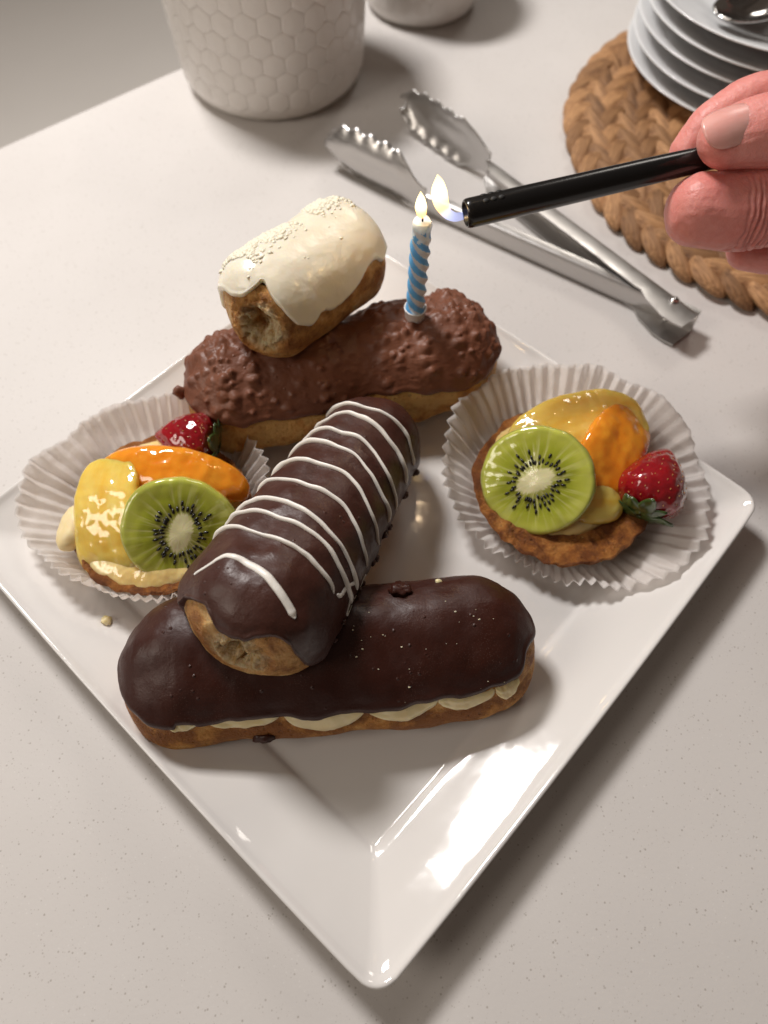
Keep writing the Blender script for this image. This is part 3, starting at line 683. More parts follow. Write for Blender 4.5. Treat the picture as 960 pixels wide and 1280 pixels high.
def tart_base(root, R, dome, seed, cr=.86, off=(0, 0)):
    n = 150; a = np.linspace(0, 2 * pi, n, endpoint=False)
    fl = 1 + .006 * np.cos(a * 26) + .04 * n1(np.cos(a) * 2 + seed, 2) + .03 * n1(np.sin(a) * 3 + a * 4, 5 + seed)
    prof = [(.05, 0), (R * .62, 0), (R * .70, .05), (R * .80, .45), (R * .93, 1.0), (R * 1.0, 1.25), (R * 1.02, 1.36), (R * .99, 1.44), (R * .90, 1.40), (R * .74, 1.25), (R * .4, 1.05), (.05, 1.05)]
    pr = np.array(prof); t_ = np.linspace(0, len(pr) - 1, 80); pr = np.c_[np.interp(t_, range(len(pr)), pr[:, 0]), np.interp(t_, range(len(pr)), pr[:, 1])]
    V, F = lathe(pr, n); an = np.arctan2(V[:, 1], V[:, 0]); w = np.interp(np.mod(an, 2 * pi), np.r_[a, 2 * pi], np.r_[fl, fl[0]])
    k = sstep(.3, .9, np.hypot(V[:, 0], V[:, 1]) / R); V[:, :2] *= (1 + (w - 1) * k)[:, None]
    V += .085 * np.stack([fbm(V * 1.8 + 3 + seed, 4), fbm(V * 1.8 + 30, 4), 1.1 * fbm(V * 2 + 60, 4)], -1)
    V[:, 2] = np.maximum(V[:, 2], 0)
    me = raw_mesh('tart_shell', V, F, M['tart_crust'], attr={'bake': .35 + .4 * fbm(V * .9 + seed, 3)}); weld(me, 1e-5); link('tart_shell', me, root)
    k = np.linspace(0, pi / 2, 40); pr = np.c_[R * cr * np.sin(k) ** .9, 1.05 + dome * np.cos(k) ** .8]; V, F = lathe(pr[::-1], 110)
    V += np.array([off[0], off[1], 0]); V += .12 * np.stack([noise(V * .5 + seed), noise(V * .5 + 9 + seed), .8 * fbm(V * .6 + seed * 2, 3)], -1); V += .03 * fbm(V * 2 + seed, 2)[:, None]
    me = raw_mesh('custard', V, F, M['custard']); weld(me, 1e-5); link('custard', me, root)

def liner(label, center, tilt, rim_r, rim_h, base_r, seed, pleats=60):
    """pleated paper cup: rim radius and height given per angle as (deg, value) tables"""
    n = pleats * 12; m = 22; a = np.linspace(0, 2 * pi, n, endpoint=False); dg = np.degrees(a)
    T = lambda tb: np.interp(dg, [q[0] for q in tb] + [tb[0][0] + 360], [q[1] for q in tb] + [tb[0][1]])
    sm = lambda x: np.real(np.fft.ifft(np.fft.fft(x) * np.exp(-(np.fft.fftfreq(n) * n / 7.) ** 2)))
    rr, hh = sm(T(rim_r)), sm(T(rim_h))
    rr = rr + .10 * n1(a * 1.9, seed); hh = np.maximum(.25, hh + .28 * n1(a * 2.3, seed + 4) + .07 * n1(a * 23, seed + 8))
    ph = a * pleats + 1.8 * n1(np.cos(a) * 2.6 + 2, seed + 2) + 1.1 * n1(np.sin(a) * 9, seed + 3); q = np.mod(ph / (2 * pi), 1); tri = np.abs(2 * q - 1) * 2 - 1; tri = np.sign(tri) * np.abs(tri) ** .9
    amp = np.clip(1 + .75 * n1(a * 2.6, seed + 6) + .3 * n1(a * 17, seed + 1), .15, 1.7); V = []
    for k in np.linspace(0, 1, m):
        if k < .25: r = base_r * (k / .25) * np.ones(n); z = .02 + .0 * a; A = 0. * a
        else:
            s_ = (k - .25) / .75; r = base_r + (rr - base_r) * s_ ** .95; z = .02 + hh * s_ ** 1.12; A = amp * (.04 + .115 * s_) * min(1, s_ * 6)
        x = np.cos(a); y = np.sin(a); nz = .0
        r2 = np.maximum(r + A * tri * .75 +   .28 * k * (k > .3) * noise(np.c_[x * 3 + seed, y * 4, a * 0 + k * 3 + 9]), .01); z2 = z - A * tri * .55 * (1 if k > .25 else 0) * (rr - base_r) / 2.6
        V.append(np.c_[r2 * x, r2 * y, z2 + (.30 * noise(np.c_[x * 2.4 + seed, y * 2.4, a * 0 + k * 2]) + .10 * noise(np.c_[x * 7 + seed, y * 7, a * 0 + k * 4])) * (k > .3) * k])
    V = np.concatenate(V); F = gridF(m, n, False, True); F = F[:, ::-1]
    W, FF = solid(V, F, .012)
    o = obj('baking_cup', W, FF, M['paper'], None, loc=center, rot=tilt, smooth=True)
    tag(o, label, 'paper cup', 'pleated paper cups under the tarts'); return o

def tart_right():
    c = (8.75, 1.25, .66)
    liner('white pleated paper cup under the tart at the right plate corner', c, Rx(0), ((0, 6.0), (40, 6.0), (90, 5.6), (130, 5.6), (170, 5.3), (200, 4.9), (225, 4.2), (255, 4.2), (280, 4.7), (300, 5.6), (330, 6.2)), ((0, 1.8), (45, 2.2), (90, 2.5), (140, 2.4), (180, 1.9), (215, 1.0), (240, .8), (270, .8), (300, .9), (330, 1.3)), 3.3, 3.)
    r = thing('fruit_tart', 'fruit tart with kiwi facing left, strawberry at right, on the right of the plate', 'tart', (c[0] - .1, c[1] - .15, c[2] + .06), Rz(0), 'fruit tarts')
    tart_base(r, 3.8, .85, 4., .78, (-.35, .60))
    L = lambda x, y, z: (x - c[0] + .1, y - c[1] + .15, z - c[2] - .06)
    kiwi(r, L(7.15, .50, 3.42), zaxis((-.36, -.54, .76), (.92, .20, .45)), 1.3)
    slice_obj('orange_slice', blob_slice(4.6, 2.8, .6, -.2, 2.2, 3.2, tip=.7, arch=-.35), 'orange_fruit', r, L(10.65, 1.95, 3.40), axes((.58, .80, .06), (.20, -.42, .85)))
    slice_obj('peach_slice', blob_slice(6.2, 2.9, .7, -.3, 5.2, 3.2, tip=.55, arch=-.45), 'yellow_fruit', r, L(9.4, 3.35, 3.3), axes((.96, .22, .06), (-.05, -.12, .95)))
    slice_obj('peach_slice', blob_slice(3.0, 1.6, .8, -.2, 9.2, 2.3, tip=.8, arch=-.2), 'yellow_fruit', r, L(7.3, 2.9, 2.95), axes((.8, .55, .2), (-.3, .0, .9)))
    slice_obj('fruit_jelly', blob_slice(3.0, 1.8, .6, -.2, 3.7, 2.6, arch=-.25), 'yellow_fruit', r, L(9.45, -.15, 2.6), axes((.95, -.1, .0), (.1, -.55, .8)))
    strawberry(r, L(11.5, -.65, 2.45), zaxis((.50, .82, .20), (1, 0, 0)), 1.48, 3.1, 1.7, 10, .4)
tart_right()
def tart_left():
    c = (-8.6, .55, .66)
    liner('white pleated paper cup under the tart at the left plate corner', c, Ry(2), ((0, 4.6), (40, 5.0), (70, 5.2), (100, 5.2), (130, 5.4), (160, 6.0), (180, 6.1), (205, 4.7), (230, 4.15), (270, 4.1), (310, 4.1), (340, 4.3)), ((0, 1.7), (45, 2.4), (90, 2.5), (130, 2.1), (160, 1.7), (185, 1.4), (215, 1.65), (250, 1.85), (290, 1.8), (330, 1.6)), 3.35, 6.)
    r = thing('fruit_tart', 'fruit tart with kiwi beside the striped eclair and strawberry behind, on the left', 'tart', (c[0] + .1, c[1], c[2] + .06), Rz(0), 'fruit tarts')
    tart_base(r, 3.7, .95, 8., .98)
    L = lambda x, y, z: (x - c[0] - .1, y - c[1], z - c[2] - .06)
    kiwi(r, L(-7.15, -1.2, 3.35), zaxis((.14, -.66, .74), (.30, .80, .60)), 4.1)
    slice_obj('orange_slice', blob_slice(6.3, 1.9, .85, -.35, 3.1, 2.6, tip=.75, arch=-.6), 'orange_fruit', r, L(-7.6, 1.55, 3.7), axes((.97, -.14, -.12), (.0, -.2, .95)))
    slice_obj('pineapple_slice', blob_slice(4.9, 2.9, .60, .1, 6.4, 4.2, tip=.45, arch=-.5), 'yellow_fruit', r, L(-10.2, -.35, 3.2), axes((.03, .86, .42), (-.26, -.45, .85)))
    slice_obj('pineapple_slice', blob_slice(4.4, 2.0, .5, .1, 2.4, 4.0, tip=.5, arch=-.5), 'yellow_fruit', r, L(-11.1, -.1, 2.75), axes((.08, .88, .40), (-.6, -.35, .75)))
    slice_obj('custard_dollop', blob_slice(2.0, 1.3, 1.0, 0, 4.4, 2.2), 'cream', r, L(-11.9, -.3, 2.3), axes((.2, .9, .1), (-.6, 0, .7)))
    strawberry(r, L(-6.2, 3.35, 2.6), zaxis((-.95, .12, .18), (0, 0, 1)), 1.3, 2.6, 2.9, 9, .2)
tart_left()
# crumbs dropped on paper and plate
for (x, y, z, s_, lb_) in ((-10.4, -3.9, 1.12, .22, 'pale custard crumb on the plate just in front of the left paper cup'),):
    V, F = lump(s_, x, (1.1, .8, .9), .5); o = obj('pastry_crumb', V, F, M['cream'], None, loc=(x, y, z)); tag(o, lb_, 'crumb')

# ================================================================== candle and lighter
def flame(parent, P, R, mat, name, dens, seed=0., sq=1.):
    P = np.asarray(P, float); m = 40; t_ = np.linspace(0, 1, m); kk = np.linspace(0, 1, len(P))
    Q = np.stack([np.interp(t_, kk, P[:, i]) for i in range(3)], -1)
    for _ in range(6): Q[1:-1] = (Q[:-2] + 2 * Q[1:-1] + Q[2:]) / 4
    rr = np.interp(t_, np.linspace(0, 1, len(R)), R)
    for _ in range(6): rr[1:-1] = (rr[:-2] + 2 * rr[1:-1] + rr[2:]) / 4
    V, F = tube(Q, rr, 24, True); dn = np.interp(t_, np.linspace(0, 1, len(dens)), dens)
    return obj(name, V, F, M[mat], parent, attr={'hgt': np.repeat(t_, 24), 'dens': np.repeat(dn, 24)})
CB = Vector((2.62, 8.1, 5.22))
def candle():
    root = thing('birthday_candle', 'short blue and silver twisted birthday candle burning on the nut eclair', 'candle', CB, Rx(1) @ Ry(1.0))
    n, m, h, r = 72, 150, 4.95, .37; a = np.linspace(0, 2 * pi, n, endpoint=False); z = np.linspace(-.45, h, m)
    V, hel = [], []
    for zz in z:
        tw = zz * 3.1; lob = 1 + .13 * np.cos(3 * (a + tw)); mel = sstep(h - 1.2, h - .5, zz); lob = lob * (1 - .7 * mel) + .7 * mel * 1.0
        rr = r * lob * (1 - .12 * sstep(h - .22, h, zz) ** 2) * (1 + .10 * mel * noise(np.c_[np.cos(a) * 1.2, np.sin(a) * 1.2, a * 0 + zz * 2.2]))
        V.append(np.c_[rr * np.cos(a), rr * np.sin(a), a * 0 + zz]); hel.append(np.mod(3 * (a + tw) / (2 * pi), 1))
    hel = np.array(hel)
    for k in range(1, 7): 
        f = .93 - .15 * k; V.append(np.c_[V[m - 1][:, :2] * max(f, .03), a * 0 + h + .02 - .07 * (1 - f)])
    V = np.concatenate(V); F = gridF(m + 6, n, False, True); fi = F[:, 0] // n
    hh = hel[np.minimum(fi, m - 1), F[:, 0] % n]; fm = np.where(hh < .42, 0, 1); zz = z[np.minimum(fi, m - 1)]
    nz = fbm(V[F[:, 0]] * 3.2 + 3, 3); fm = np.where((zz > h - .95) & (nz + (zz - h + .55) * 1.2 > .0), 2, fm); fm = np.where(fi >= m - 2, 2, fm)
    obj('candle_body', V, F, [M['candle_blue'], M['candle_silver'], M['candle_wax']], root, fm=fm)
    w = [(0, 0, h - .15), (0, 0, h + .06), (-.02, .0, h + .16), (-.07, .0, h + .22)]; V, F = tube(w, [.035, .035, .032, .02], 8); obj('wick', V, F, M['wick'], root)
    V, F = lathe([(.02, -.5), (.40, -.5), (.43, -.1), (.47, .30), (.49, .34), (.485, .38), (.45, .39), (.425, .36), (.41, .0), (.02, -.02)], 48); me = raw_mesh('candle_holder', V, F, M['holder_plastic']); weld(me, 1e-5); link('candle_holder', me, root)
    flame(root, [(-.02, 0, h + .07), (-.05, 0, h + .25), (-.10, .02, h + .6), (-.12, .03, h + .95), (-.15, .04, h + 1.25)], [.02, .17, .235, .15, .005], 'flame', 'candle_flame', [.15, .8, 1, 1, .75])
candle()
fl_ = bpy.data.lights.new('candle_glow', 'POINT'); fl_.energy = .022; fl_.color = (1, .62, .25); fl_.shadow_soft_size = .004
fo_ = bpy.data.objects.new('candle_glow', fl_); COL.objects.link(fo_); fo_.location = (CB + Vector((-.1, 0, 6.1))) * CM
def lighter():
    A = Vector((4.32, 8.25, 10.2)); B = Vector((14.6, 10.1, 11.15)); d = (B - A)
    root = thing('lighter', 'slim black stick lighter held in the fingers, its tip aimed at the candle', 'lighter', A, axes(d, (0, 0, 1)))
    L = d.length; n = 40
    prof = [(.0, .02), (.0, .36), (.02, .42), (.10, .455), (.25, .462), (2.0, .455), (7, .42), (L - .3, .39), (L, .36), (L, .02)]
    prof = [(.9, .02), (.9, .38), (.03, .42), (.0, .46), (.03, .50), (.12, .535), (.26, .54), (2.0, .53), (7, .49), (L - .3, .45), (L, .40), (L, .02)]
    V, F = lathe([(r, x) for x, r in prof], n); V = V[:, [2, 0, 1]]; me = raw_mesh('barrel', V, F, M['black_plastic']); weld(me, 1e-5); link('barrel', me, root)
    # vent slots near the tip, black pads with the holes' shade put into their colour
    for row, an in enumerate((62, 62, 62, 20, 20, 20, 104, 104, 104, -52, -52, -52)):
        k = row % 3; c = RAD(an); x = .75 + k * .30; V, F = lump(.125, row, (1.0, .8, .35), .05, 2)
        V = V @ np.array(zaxis((0, cos(c), sin(c)), (1, 0, 0)).to_3x3()).T; obj('vent_hole', V + np.array([x, cos(c) * .528, sin(c) * .528]), F, M['hole_shade'], root)
    V, F = tube([(.85, 0, 0), (.25, 0, 0)], [.10, .09], 14); obj('nozzle', V, F, M['steel_bright'], root)
    wp = np.array(root.matrix_local.to_3x3().inverted())
    pts = np.array([(4.25, 8.25, 10.15), (3.95, 8.3, 10.1), (3.66, 8.42, 10.25), (3.5, 8.65, 10.6), (3.48, 8.85, 10.95), (3.52, 9.0, 11.25), (3.50, 9.1, 11.5)]) - np.array(A)
    flame(root, pts @ wp.T, [.14, .17, .19, .29, .32, .20, .01], 'jet_flame', 'lighter_flame', [.10, .14, .28, .75, 1, 1, .7])
lighter()

# ================================================================== hand holding the lighter
def capsule_tube(P, R, n=26, up=(0, 0, 1)):
    """round-ended limb: P joints, R radii (a, b)"""
    P = np.asarray(P, float); R = np.asarray(R, float); R = np.c_[R, R] if R.ndim == 1 else R
    t_ = np.linspace(0, len(P) - 1, 14 * (len(P) - 1)); ii = np.arange(len(P))
    Q = np.stack([np.interp(t_, ii, P[:, i]) for i in range(3)], -1); rr = np.stack([np.interp(t_, ii, R[:, i]) for i in range(2)], -1)
    for _ in range(10): Q[1:-1] = (Q[:-2] + 2 * Q[1:-1] + Q[2:]) / 4; rr[1:-1] = (rr[:-2] + 2 * rr[1:-1] + rr[2:]) / 4
    T0 = (Q[0] - Q[1]) / np.linalg.norm(Q[0] - Q[1]); T1 = (Q[-1] - Q[-2]) / np.linalg.norm(Q[-1] - Q[-2])
    k = np.linspace(0, 1, 9)[1:]; c0 = [(Q[0] + T0 * rr[0].mean() * .95 * sin(q * pi / 2 * .98), rr[0] * cos(q * pi / 2 * .98)) for q in k[::-1]]; c1 = [(Q[-1] + T1 * rr[-1].mean() * .95 * sin(q * pi / 2 * .98), rr[-1] * cos(q * pi / 2 * .98)) for q in k]
    Q = np.array([c[0] for c in c0] + list(Q) + [c[0] for c in c1]); rr = np.array([c[1] for c in c0] + list(rr) + [c[1] for c in c1])
    return tube(Q, rr, n, True, up=up)
def voxel_union(parts, vox, smooth=6):
    V, F = join(parts); me = raw_mesh('u', V, F); o = bpy.data.objects.new('u', me); COL.objects.link(o)
    md = o.modifiers.new('r', 'REMESH'); md.mode = 'VOXEL'; md.voxel_size = vox * CM
    s_ = o.modifiers.new('s', 'SMOOTH'); s_.iterations = smooth; s_.factor = .5
    dg = bpy.context.evaluated_depsgraph_get(); dg.update(); me2 = bpy.data.meshes.new_from_object(o.evaluated_get(dg))
    bpy.data.objects.remove(o); bpy.data.meshes.remove(me); me2.polygons.foreach_set('use_smooth', np.ones(len(me2.polygons), bool)); return me2
def hand():
    base = Vector((21, 9.5, 9))
    root = thing('hand', 'bare hand entering from the right edge, thumb and fingers gripping the black lighter', 'hand', base)
    parts = [capsule_tube([(13.75, 9.45, 12.15), (15.0, 9.45, 12.45), (17.2, 9.2, 12.8), (20.5, 9.0, 12.5), (23.5, 9.2, 11.8)], [(1.10, 1.0), (1.30, 1.25), (1.28, 1.22), (1.35, 1.3), (1.9, 1.7)]),          # thumb
             capsule_tube([(13.4, 8.5, 9.85), (14.9, 8.25, 9.9), (17.2, 8.2, 10.35), (20.4, 8.3, 10.4), (24, 9.6, 10.6)], [(1.26, 1.42), (1.40, 1.52), (1.38, 1.45), (1.3, 1.15), (1.5, 1.5)]),          # middle finger, curled under
             capsule_tube([(13.6, 11.6, 10.1), (14.25, 12.1, 10.9), (15.8, 12.7, 11.6), (19.6, 12.2, 12.3), (24, 11.4, 11.6)], [(.72, .7), (.80, .8), (.88, .88), (1.0, 1.0), (1.5, 1.4)]),              # index behind
             capsule_tube([(16.3, 8.7, 7.7), (17.6, 8.3, 7.8), (19.4, 8.2, 8.2), (22, 8.8, 8.9), (25, 10, 9.8)], [.85, .92, .95, 1.1, 1.5]),                                                           # ring finger
             capsule_tube([(18.3, 9.6, 6.4), (19.6, 9.2, 6.5), (21.2, 9.2, 6.9), (23.4, 9.6, 7.8), (26, 10.4, 9.)], [.7, .76, .8, .95, 1.3]),                                                          # little finger
             capsule_tube([(23.3, 10.0, 11.0), (26.5, 10.2, 10.2), (30, 10.0, 9.4), (34, 9.6, 8.8)], [(2.0, 2.3), (2.6, 3.0), (2.3, 2.5), (2.5, 2.6)])]                                                  # palm and wrist
    me = voxel_union(parts, .05, 9)
    n = len(me.vertices); co = np.zeros(n * 3); me.vertices.foreach_get('co', co); V = co.reshape(-1, 3) / CM
    nr = np.zeros(n * 3); me.vertices.foreach_get('normal', nr); N = nr.reshape(-1, 3)
    d = .03 * fbm(V * .8, 3) + .010 * fbm(V * 3.4, 2)
    # knuckle creases on the curled finger and thumb
    def crease(c, ax, w, dep, rad, wob=.12):
        ax = np.array(ax, float); ax /= np.linalg.norm(ax); q = V - np.array(c); s_ = q @ ax + wob * noise(V * 1.4 + c[0]); k = np.exp(-(np.linalg.norm(q, axis=1) / rad) ** 4); return -dep * np.exp(-(s_ / w) ** 2) * k
    for off, dep in ((0, .13), (.17, .09), (-.22, .08), (.36, .10), (.55, .06), (-.42, .05), (.75, .06)): d += crease((15.05 + off, 7.0, 10.1), (1, -.08, .10), .055, dep, 1.6)
    for off, dep in ((0, .07), (.28, .06), (.52, .05), (-.25, .04)): d += crease((15.2 + off, 9.0, 13.7), (1, .1, .25), .05, dep, 1.2)
    for off in (0, .16, .3): d += crease((14.1 + off, 7.3, 8.9), (.85, .3, -.5), .05, .03, .8)
    V = V + N * d[:, None] - np.array(base); me.vertices.foreach_set('co', (V * CM).ravel()); me.update(); me.name = 'hand_skin'; me.materials.append(M['skin']); link('hand_skin', me, root)
    # thumb nail: a curved plate set into the top of the thumb tip, facing up and to the left
    nu, nv = 22, 18; u = np.linspace(-1, 1, nu); v = np.linspace(-1, 1, nv); U, Vv = np.meshgrid(u, v, indexing='ij')
    e = (np.abs(U) ** 2.7 + np.abs(Vv) ** 2.7) ** (1 / 2.7); sc = np.where(e > 0, np.maximum(np.abs(U), np.abs(Vv)) / np.maximum(e, 1e-6), 1); uu, vv = U * sc, Vv * sc
    P = np.stack([uu * .98, vv * .74, .10 - .34 * vv ** 2 - .10 * (uu + .25) ** 2 + .02 * (1 - e.clip(0, 1))], -1).reshape(-1, 3)
    W, FF = solid(P, gridF(nu, nv), .05); W2, F2 = W, FF
    o = obj('thumb_nail', W2, F2, M['nail'], root, loc=Vector((13.42, 9.0, 13.08)) - base, rot=axes((1, .16, .30), (-.30, -.42, .85)))
hand()

# ================================================================== tongs
def tongs():
    H = Vector((17.3, 10.95, 0)); root = thing('tongs', 'steel kitchen tongs with scalloped tips lying open on the counter behind the plate', 'tongs', H)
    def arm(tip, side, L, hl, zoff, name='arm'):
        d = np.array([tip[0] - H.x, tip[1] - H.y, 0.]); d /= np.linalg.norm(d); nin = np.array([-d[1], d[0], 0]) * side      # towards the other arm
        hgt, t_ = 1.25, .08; st = L - hl; parts = []
        # channel: web standing on edge, flanges turned inwards, widening to the ears at the hinge
        xs = np.array([.0, .5, 1.2, 2.4, 3.0, 3.4, 6, 10, st - 1.0, st]); fl = (np.array([.55, .6, .6, .6, .55, .5, .5, .5, .45, .2]) if side < 0 else np.array([1.35, 1.5, 1.55, 1.3, .8, .55, .5, .5, .45, .2])) + np.array([0, 0, 0, 0, .2, .5, .5, .5, .4, 0]) * (side > 0); hz = np.array([hgt] * 8 + [hgt, 1.1]); zb = np.array([0.] * 9 + [.12]) + zoff
        V = []; 
        for x, f, h_, z0 in zip(xs, fl, hz, zb):
            c = [(f, z0 + h_), (.22, z0 + h_), (.06, z0 + h_ - .06), (0, z0 + h_ - .22), (0, z0 + .22), (.06, z0 + .06), (.22, z0), (f, z0)]
            for o_, z_ in c: V.append(d * x + nin * o_ + np.array([0, 0, z_]))
        V = np.array(V); F = gridF(len(xs), 8); W, FF = solid(V, F, t_); parts.append((W, FF))
        me_arm = join(parts)
        a_ = obj(name, *me_arm, M['steel'], root, smooth=True); m_ = a_.data
        bm = bmesh.new(); bm.from_mesh(m_); bmesh.ops.recalc_face_normals(bm, faces=bm.faces); bm.to_mesh(m_); bm.free()
        for p in m_.polygons: p.use_smooth = True
        m_.set_sharp_from_angle(angle=.7) if hasattr(m_, 'set_sharp_from_angle') else None
        # scalloped cupped head
        nu, nv = 60, 21; u = np.linspace(0, 1, nu); v = np.linspace(-1, 1, nv); U, Vv = np.meshgrid(u, v, indexing='ij')
        half = .80 + .72 * np.sin(np.clip(U * 1.12, 0, 1) ** .8 * pi) ** .8 * (U < .9) ; half = .66 + .84 * sstep(0, .35, U); half = half * np.sqrt(np.clip(1 - np.clip((U - .62) / .39, 0, 1) ** 2.3, .0, 1)) + .02
        tooth = 1 + .075 * np.cos(U * 2 * pi * 7.) * sstep(.18, .35, U) * np.abs(Vv) ** 3
        half = half * tooth
        x = st - .15 + U * hl * (1 + .012 * np.cos(Vv * 14) * sstep(.9, 1, U)); z = 1.06 + .40 * sstep(0, .3, U) + half * Vv
        cup = .62 * np.abs(Vv) ** 2.2 * sstep(.05, .4, U) + .25 * U ** 2 - .10 * np.sin(U * pi) + .12 * np.exp(-((Vv) / .25) ** 2) * sstep(.2, .35, U) * (1 - sstep(.7, .85, U))
        P = d * x[..., None] + nin * cup[..., None] + np.array([0, 0, 1.]) * (z[..., None] + zoff)
        # lean the head so that it does not sink into the counter
        P = P.reshape(-1, 3); P[:, 2] = np.maximum(P[:, 2], .03); W, FF = solid(P, gridF(nu, nv), .07)
        obj('scalloped_head', W, FF, M['steel'], root)
    arm((-1.3, 24.7), -1, 23.6, 7.2, 0.02)
    arm((3.9, 29.0), 1, 22.7, 7.2, .20, 'arm')
    V, F = lathe([(.02, .16), (.16, .15), (.25, .06), (.27, -.02), (.27, -.12), (.02, -.12)], 28); me = raw_mesh('rivet', V, F, M['steel_bright']); weld(me, 1e-5); link('rivet', me, root, loc=(-1.05, .95, 1.5))
    V, F = tube([(-1.05, .95, .1), (-1.05, .95, 1.5)], .16, 12); obj('hinge_pin', V, F, M['steel'], root)
tongs()

# ================================================================== woven mat, plates, spoons
MC = Vector((28.5, 25.4, 0))
def strand_mesh(L, W, T, seed):
    nu, nv = 12, 11; me = blob_slice(L, W, T, .30, seed, 2.2, nu, nv, 1.25, -.05); me.name = 'woven_strand'; weld(me, 1e-5); me.materials.append(M['strand']); return me
def mat():
    root = thing('woven_placemat', 'round tan braided straw placemat under the stack of white plates', 'placemat', MC)
    V, F = lathe([(.05, .02), (14.5, .02), (14.75, .2), (14.5, .42), (.05, .42)], 96); me = raw_mesh('mat_backing', V, F, M['mat_base']); weld(me, 1e-5); link('mat_backing', me, root)
    meshes = [strand_mesh(random.uniform(2.9, 3.3), random.uniform(1.2, 1.4), .78, k * 2.3) for k in range(8)]; rest = []; cnt = 0
    R = 14.05; ring = 0
    while R > 1.2:
        n = max(6, int(round(2 * pi * R / 1.62)))
        for i in range(n):
            for sd in (-1, 1):
                a = (i + (.25 if sd > 0 else -.25)) / n * 2 * pi + ring * .37; rr = R + sd * .50 + random.uniform(-.05, .05)
                p = Vector((rr * cos(a), rr * sin(a), .60 + random.uniform(-.04, .06)))
                ang = a + pi / 2 + sd * RAD(-30) + random.uniform(-.08, .08); Rm = Rz(math.degrees(ang)) @ Ry(random.uniform(4, 11)) @ Rx(sd * -12 + random.uniform(-8, 8))
                w = p + MC; seen = w.x < 23.5 + 0 and (ring < 4) and w.y > 10
                m_ = random.choice(meshes)
                if ring < 5 and w.x < 25.5 and cnt < 290:
                    link('woven_strand', m_, root, p, Rm @ Matrix.Diagonal((1, sd, 1)).to_3x3() if sd > 0 else Rm); cnt += 1
                else:
                    vv = np.array([v.co[:] for v in m_.vertices]) / CM @ np.array(Rm).T + np.array(p); rest.append((vv, [tuple(f.vertices) for f in m_.polygons]))
        R -= 2.02; ring += 1
    V, F = join(rest); obj('woven_strand', V, F, M['strand'], root, kind='stuff')
mat()
PC = Vector((26.35, 32.2, 0))
def small_plate_mesh(R):
    prof = [(.02, .28), (R * .55, .28), (R * .62, .32), (R * .72, .52), (R * .85, .92), (R * .95, 1.20), (R * .985, 1.28), (R, 1.275), (R * 1.003, 1.22), (R * .99, 1.14), (R * .85, .72), (R * .72, .30), (R * .60, .12), (R * .58, .0), (R * .55, .0), (R * .54, .10), (.02, .10)]
    pr = np.array(prof); t_ = np.linspace(0, len(pr) - 1, 66); pr = np.c_[np.interp(t_, range(len(pr)), pr[:, 0]), np.interp(t_, range(len(pr)), pr[:, 1])]
    pr[1:-1] = (pr[:-2] + 2 * pr[1:-1] + pr[2:]) / 4; V, F = lathe(pr, 128); me = raw_mesh('dessert_plate', V, F, M['porcelain2']); weld(me, 1e-5); return me
pm = small_plate_mesh(8.35)
names = ('bottom one of the stacked round white plates, resting on the woven mat', 'round white plate second from the bottom of the stack on the mat', 'round white plate in the middle of the stack on the mat', 'round white plate just below the topmost one of the stack', 'topmost round white plate of the stack, carrying spoons')
for k, nm in enumerate(names):
    o = link('dessert_plate', pm, None, (PC.x + random.uniform(-.12, .12), PC.y + random.uniform(-.12, .12), 1.0 + 1.06 * k)); tag(o, nm, 'plate', 'stacked round dessert plates')
def spoon(label, loc, rot, flip):
    root = thing('spoon', label, 'spoon', loc, rot, 'spoons on the top plate')
    nu, nv = 24, 20; u = np.linspace(0, 1, nu); v = np.linspace(-1, 1, nv); U, Vv = np.meshgrid(u, v, indexing='ij')
    half = 1.45 * np.sqrt(np.clip(1 - ((U - .5) / .5) ** 2, .004, 1)) * (1 - .18 * (U - .5)); x = U * 4.6; z = -.75 * (1 - Vv ** 2) * np.sin(U * pi) ** .8
    P = np.stack([x, half * Vv, z], -1).reshape(-1, 3); W, FF = solid(P, gridF(nu, nv), .12); obj('bowl', W, FF, M['steel_bright'], root)
    V, F = tube([(4.45, 0, 0), (5.6, 0, .35), (8, 0, .75), (12, 0, .8), (16, 0, .4)], np.array([(.30, .16), (.34, .22), (.45, .28), (.6, .26), (.75, .16)]), 16); obj('handle', V, F, M['steel_bright'], root)
spoon('polished steel spoon in front, its bowl pointing left, on the top plate', (20.3, 27.5, 7.0), Rz(15) @ Ry(-3), 0)
spoon('polished steel spoon behind the front one on the top plate', (20.8, 29.6, 7.05), Rz(24) @ Ry(-4), 0)

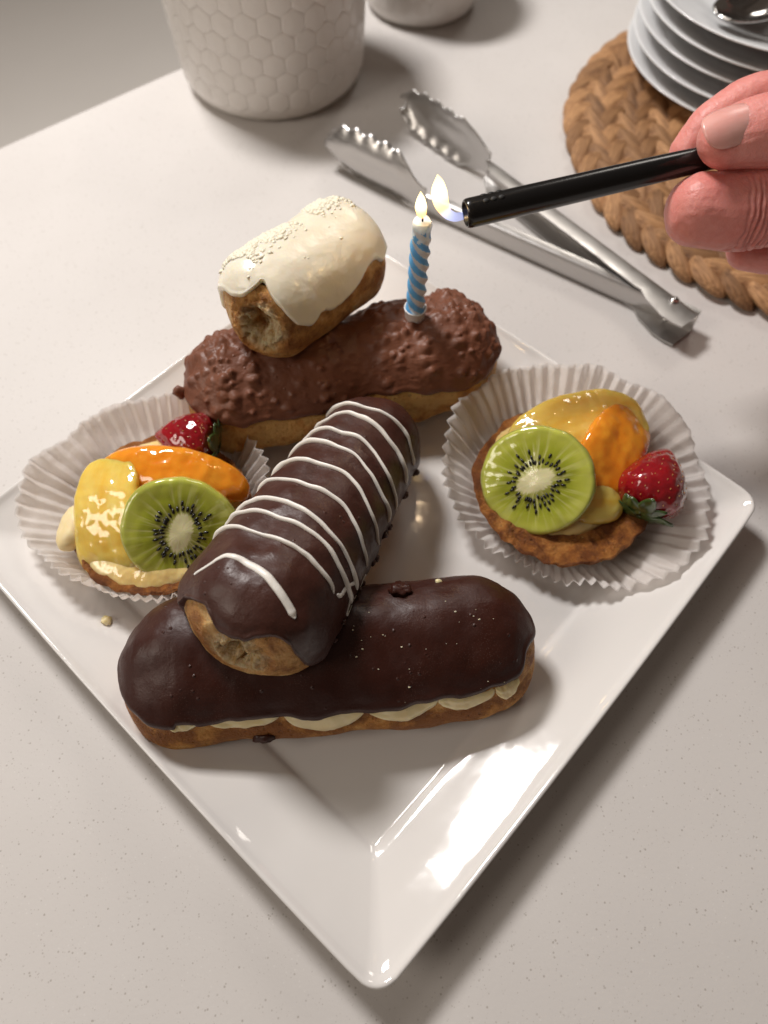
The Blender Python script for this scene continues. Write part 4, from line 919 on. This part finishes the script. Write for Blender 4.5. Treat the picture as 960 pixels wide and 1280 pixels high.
# ================================================================== canisters with hexagon relief
def canister(label, center, r0, r1, hgt, rowp, cols, foot, rot=0., sector=None):
    root = thing('canister', label, 'canister', center, Rz(rot), 'white canisters at the counter edge')
    prof = [(.05, .05), (foot - .3, .0), (foot, .05), (r0 - .35, .28), (r0 - .1, .7), (r0, 1.2)] + [(r0 + (r1 - r0) * k, 1.2 + (hgt - 1.2) * k) for k in np.linspace(.05, 1, 14)] + [(r1 - .3, hgt + .15), (r1 - .55, hgt), (r1 - .55, hgt - .8), (.05, hgt - .8)]
    V, F = lathe(prof, 128); me = raw_mesh('canister_body', V, F, M['ceramic']); weld(me, 1e-5); link('canister_body', me, root)
    row = 0; z = 1.55; cnt = 0
    while z < hgt - .6:
        rr = r0 + (r1 - r0) * max(0, (z - 1.2) / (hgt - 1.2)); w = 2 * pi * rr / cols; hr = w / math.sqrt(3) * 1.0; lean = math.atan2(r1 - r0, hgt - 1.2)
        rings = [(1.0, -.03), (1.0, .004), (.93, .012), (.84, .026), (.72, .032), (.02, .032)]; V = []
        for f, o_ in rings:
            for j in range(12):
                a = j * pi / 6 + pi / 6; rad = hr * f * (1 if j % 2 == 0 else cos(pi / 6)); du = rad * cos(a + 0) ; dv = rad * sin(a)
                du, dv = rad * sin(a - pi / 6), rad * cos(a - pi / 6)
                th = du / rr; q = rr + o_; V.append((q * cos(th) + dv * math.sin(lean), q * sin(th), dv * cos(lean)))
        F = gridF(len(rings), 12, False, True); me = raw_mesh('hexagon_facet', np.array(V), F, M['ceramic'], smooth=True)
        for i in range(cols):
            a = (i + .5 * (row % 2)) / cols * 2 * pi
            if sector and not (sector[0] < (math.degrees(a) + rot) % 360 < sector[1]): continue
            if cnt >= 298: break
            o = link('hexagon_facet', me, root, (0, 0, z), Rz(math.degrees(a))); cnt += 1
        z += w * math.sqrt(3) / 2 ; row += 1
canister('large white ceramic canister with hexagon honeycomb relief at the counter edge', (-4.85, 35.0, 0), 5.95, 6.40, 8.9, 1, 29, 5.35, 3.)
canister('smaller white ceramic canister with hexagon relief, farther back at the top edge', (5.5, 43.3, 0), 4.2, 4.4, 6, 1, 21, 3.7, 9.)
print('objects', len(bpy.data.objects), 'tris', sum(len(m.polygons) for m in bpy.data.meshes))
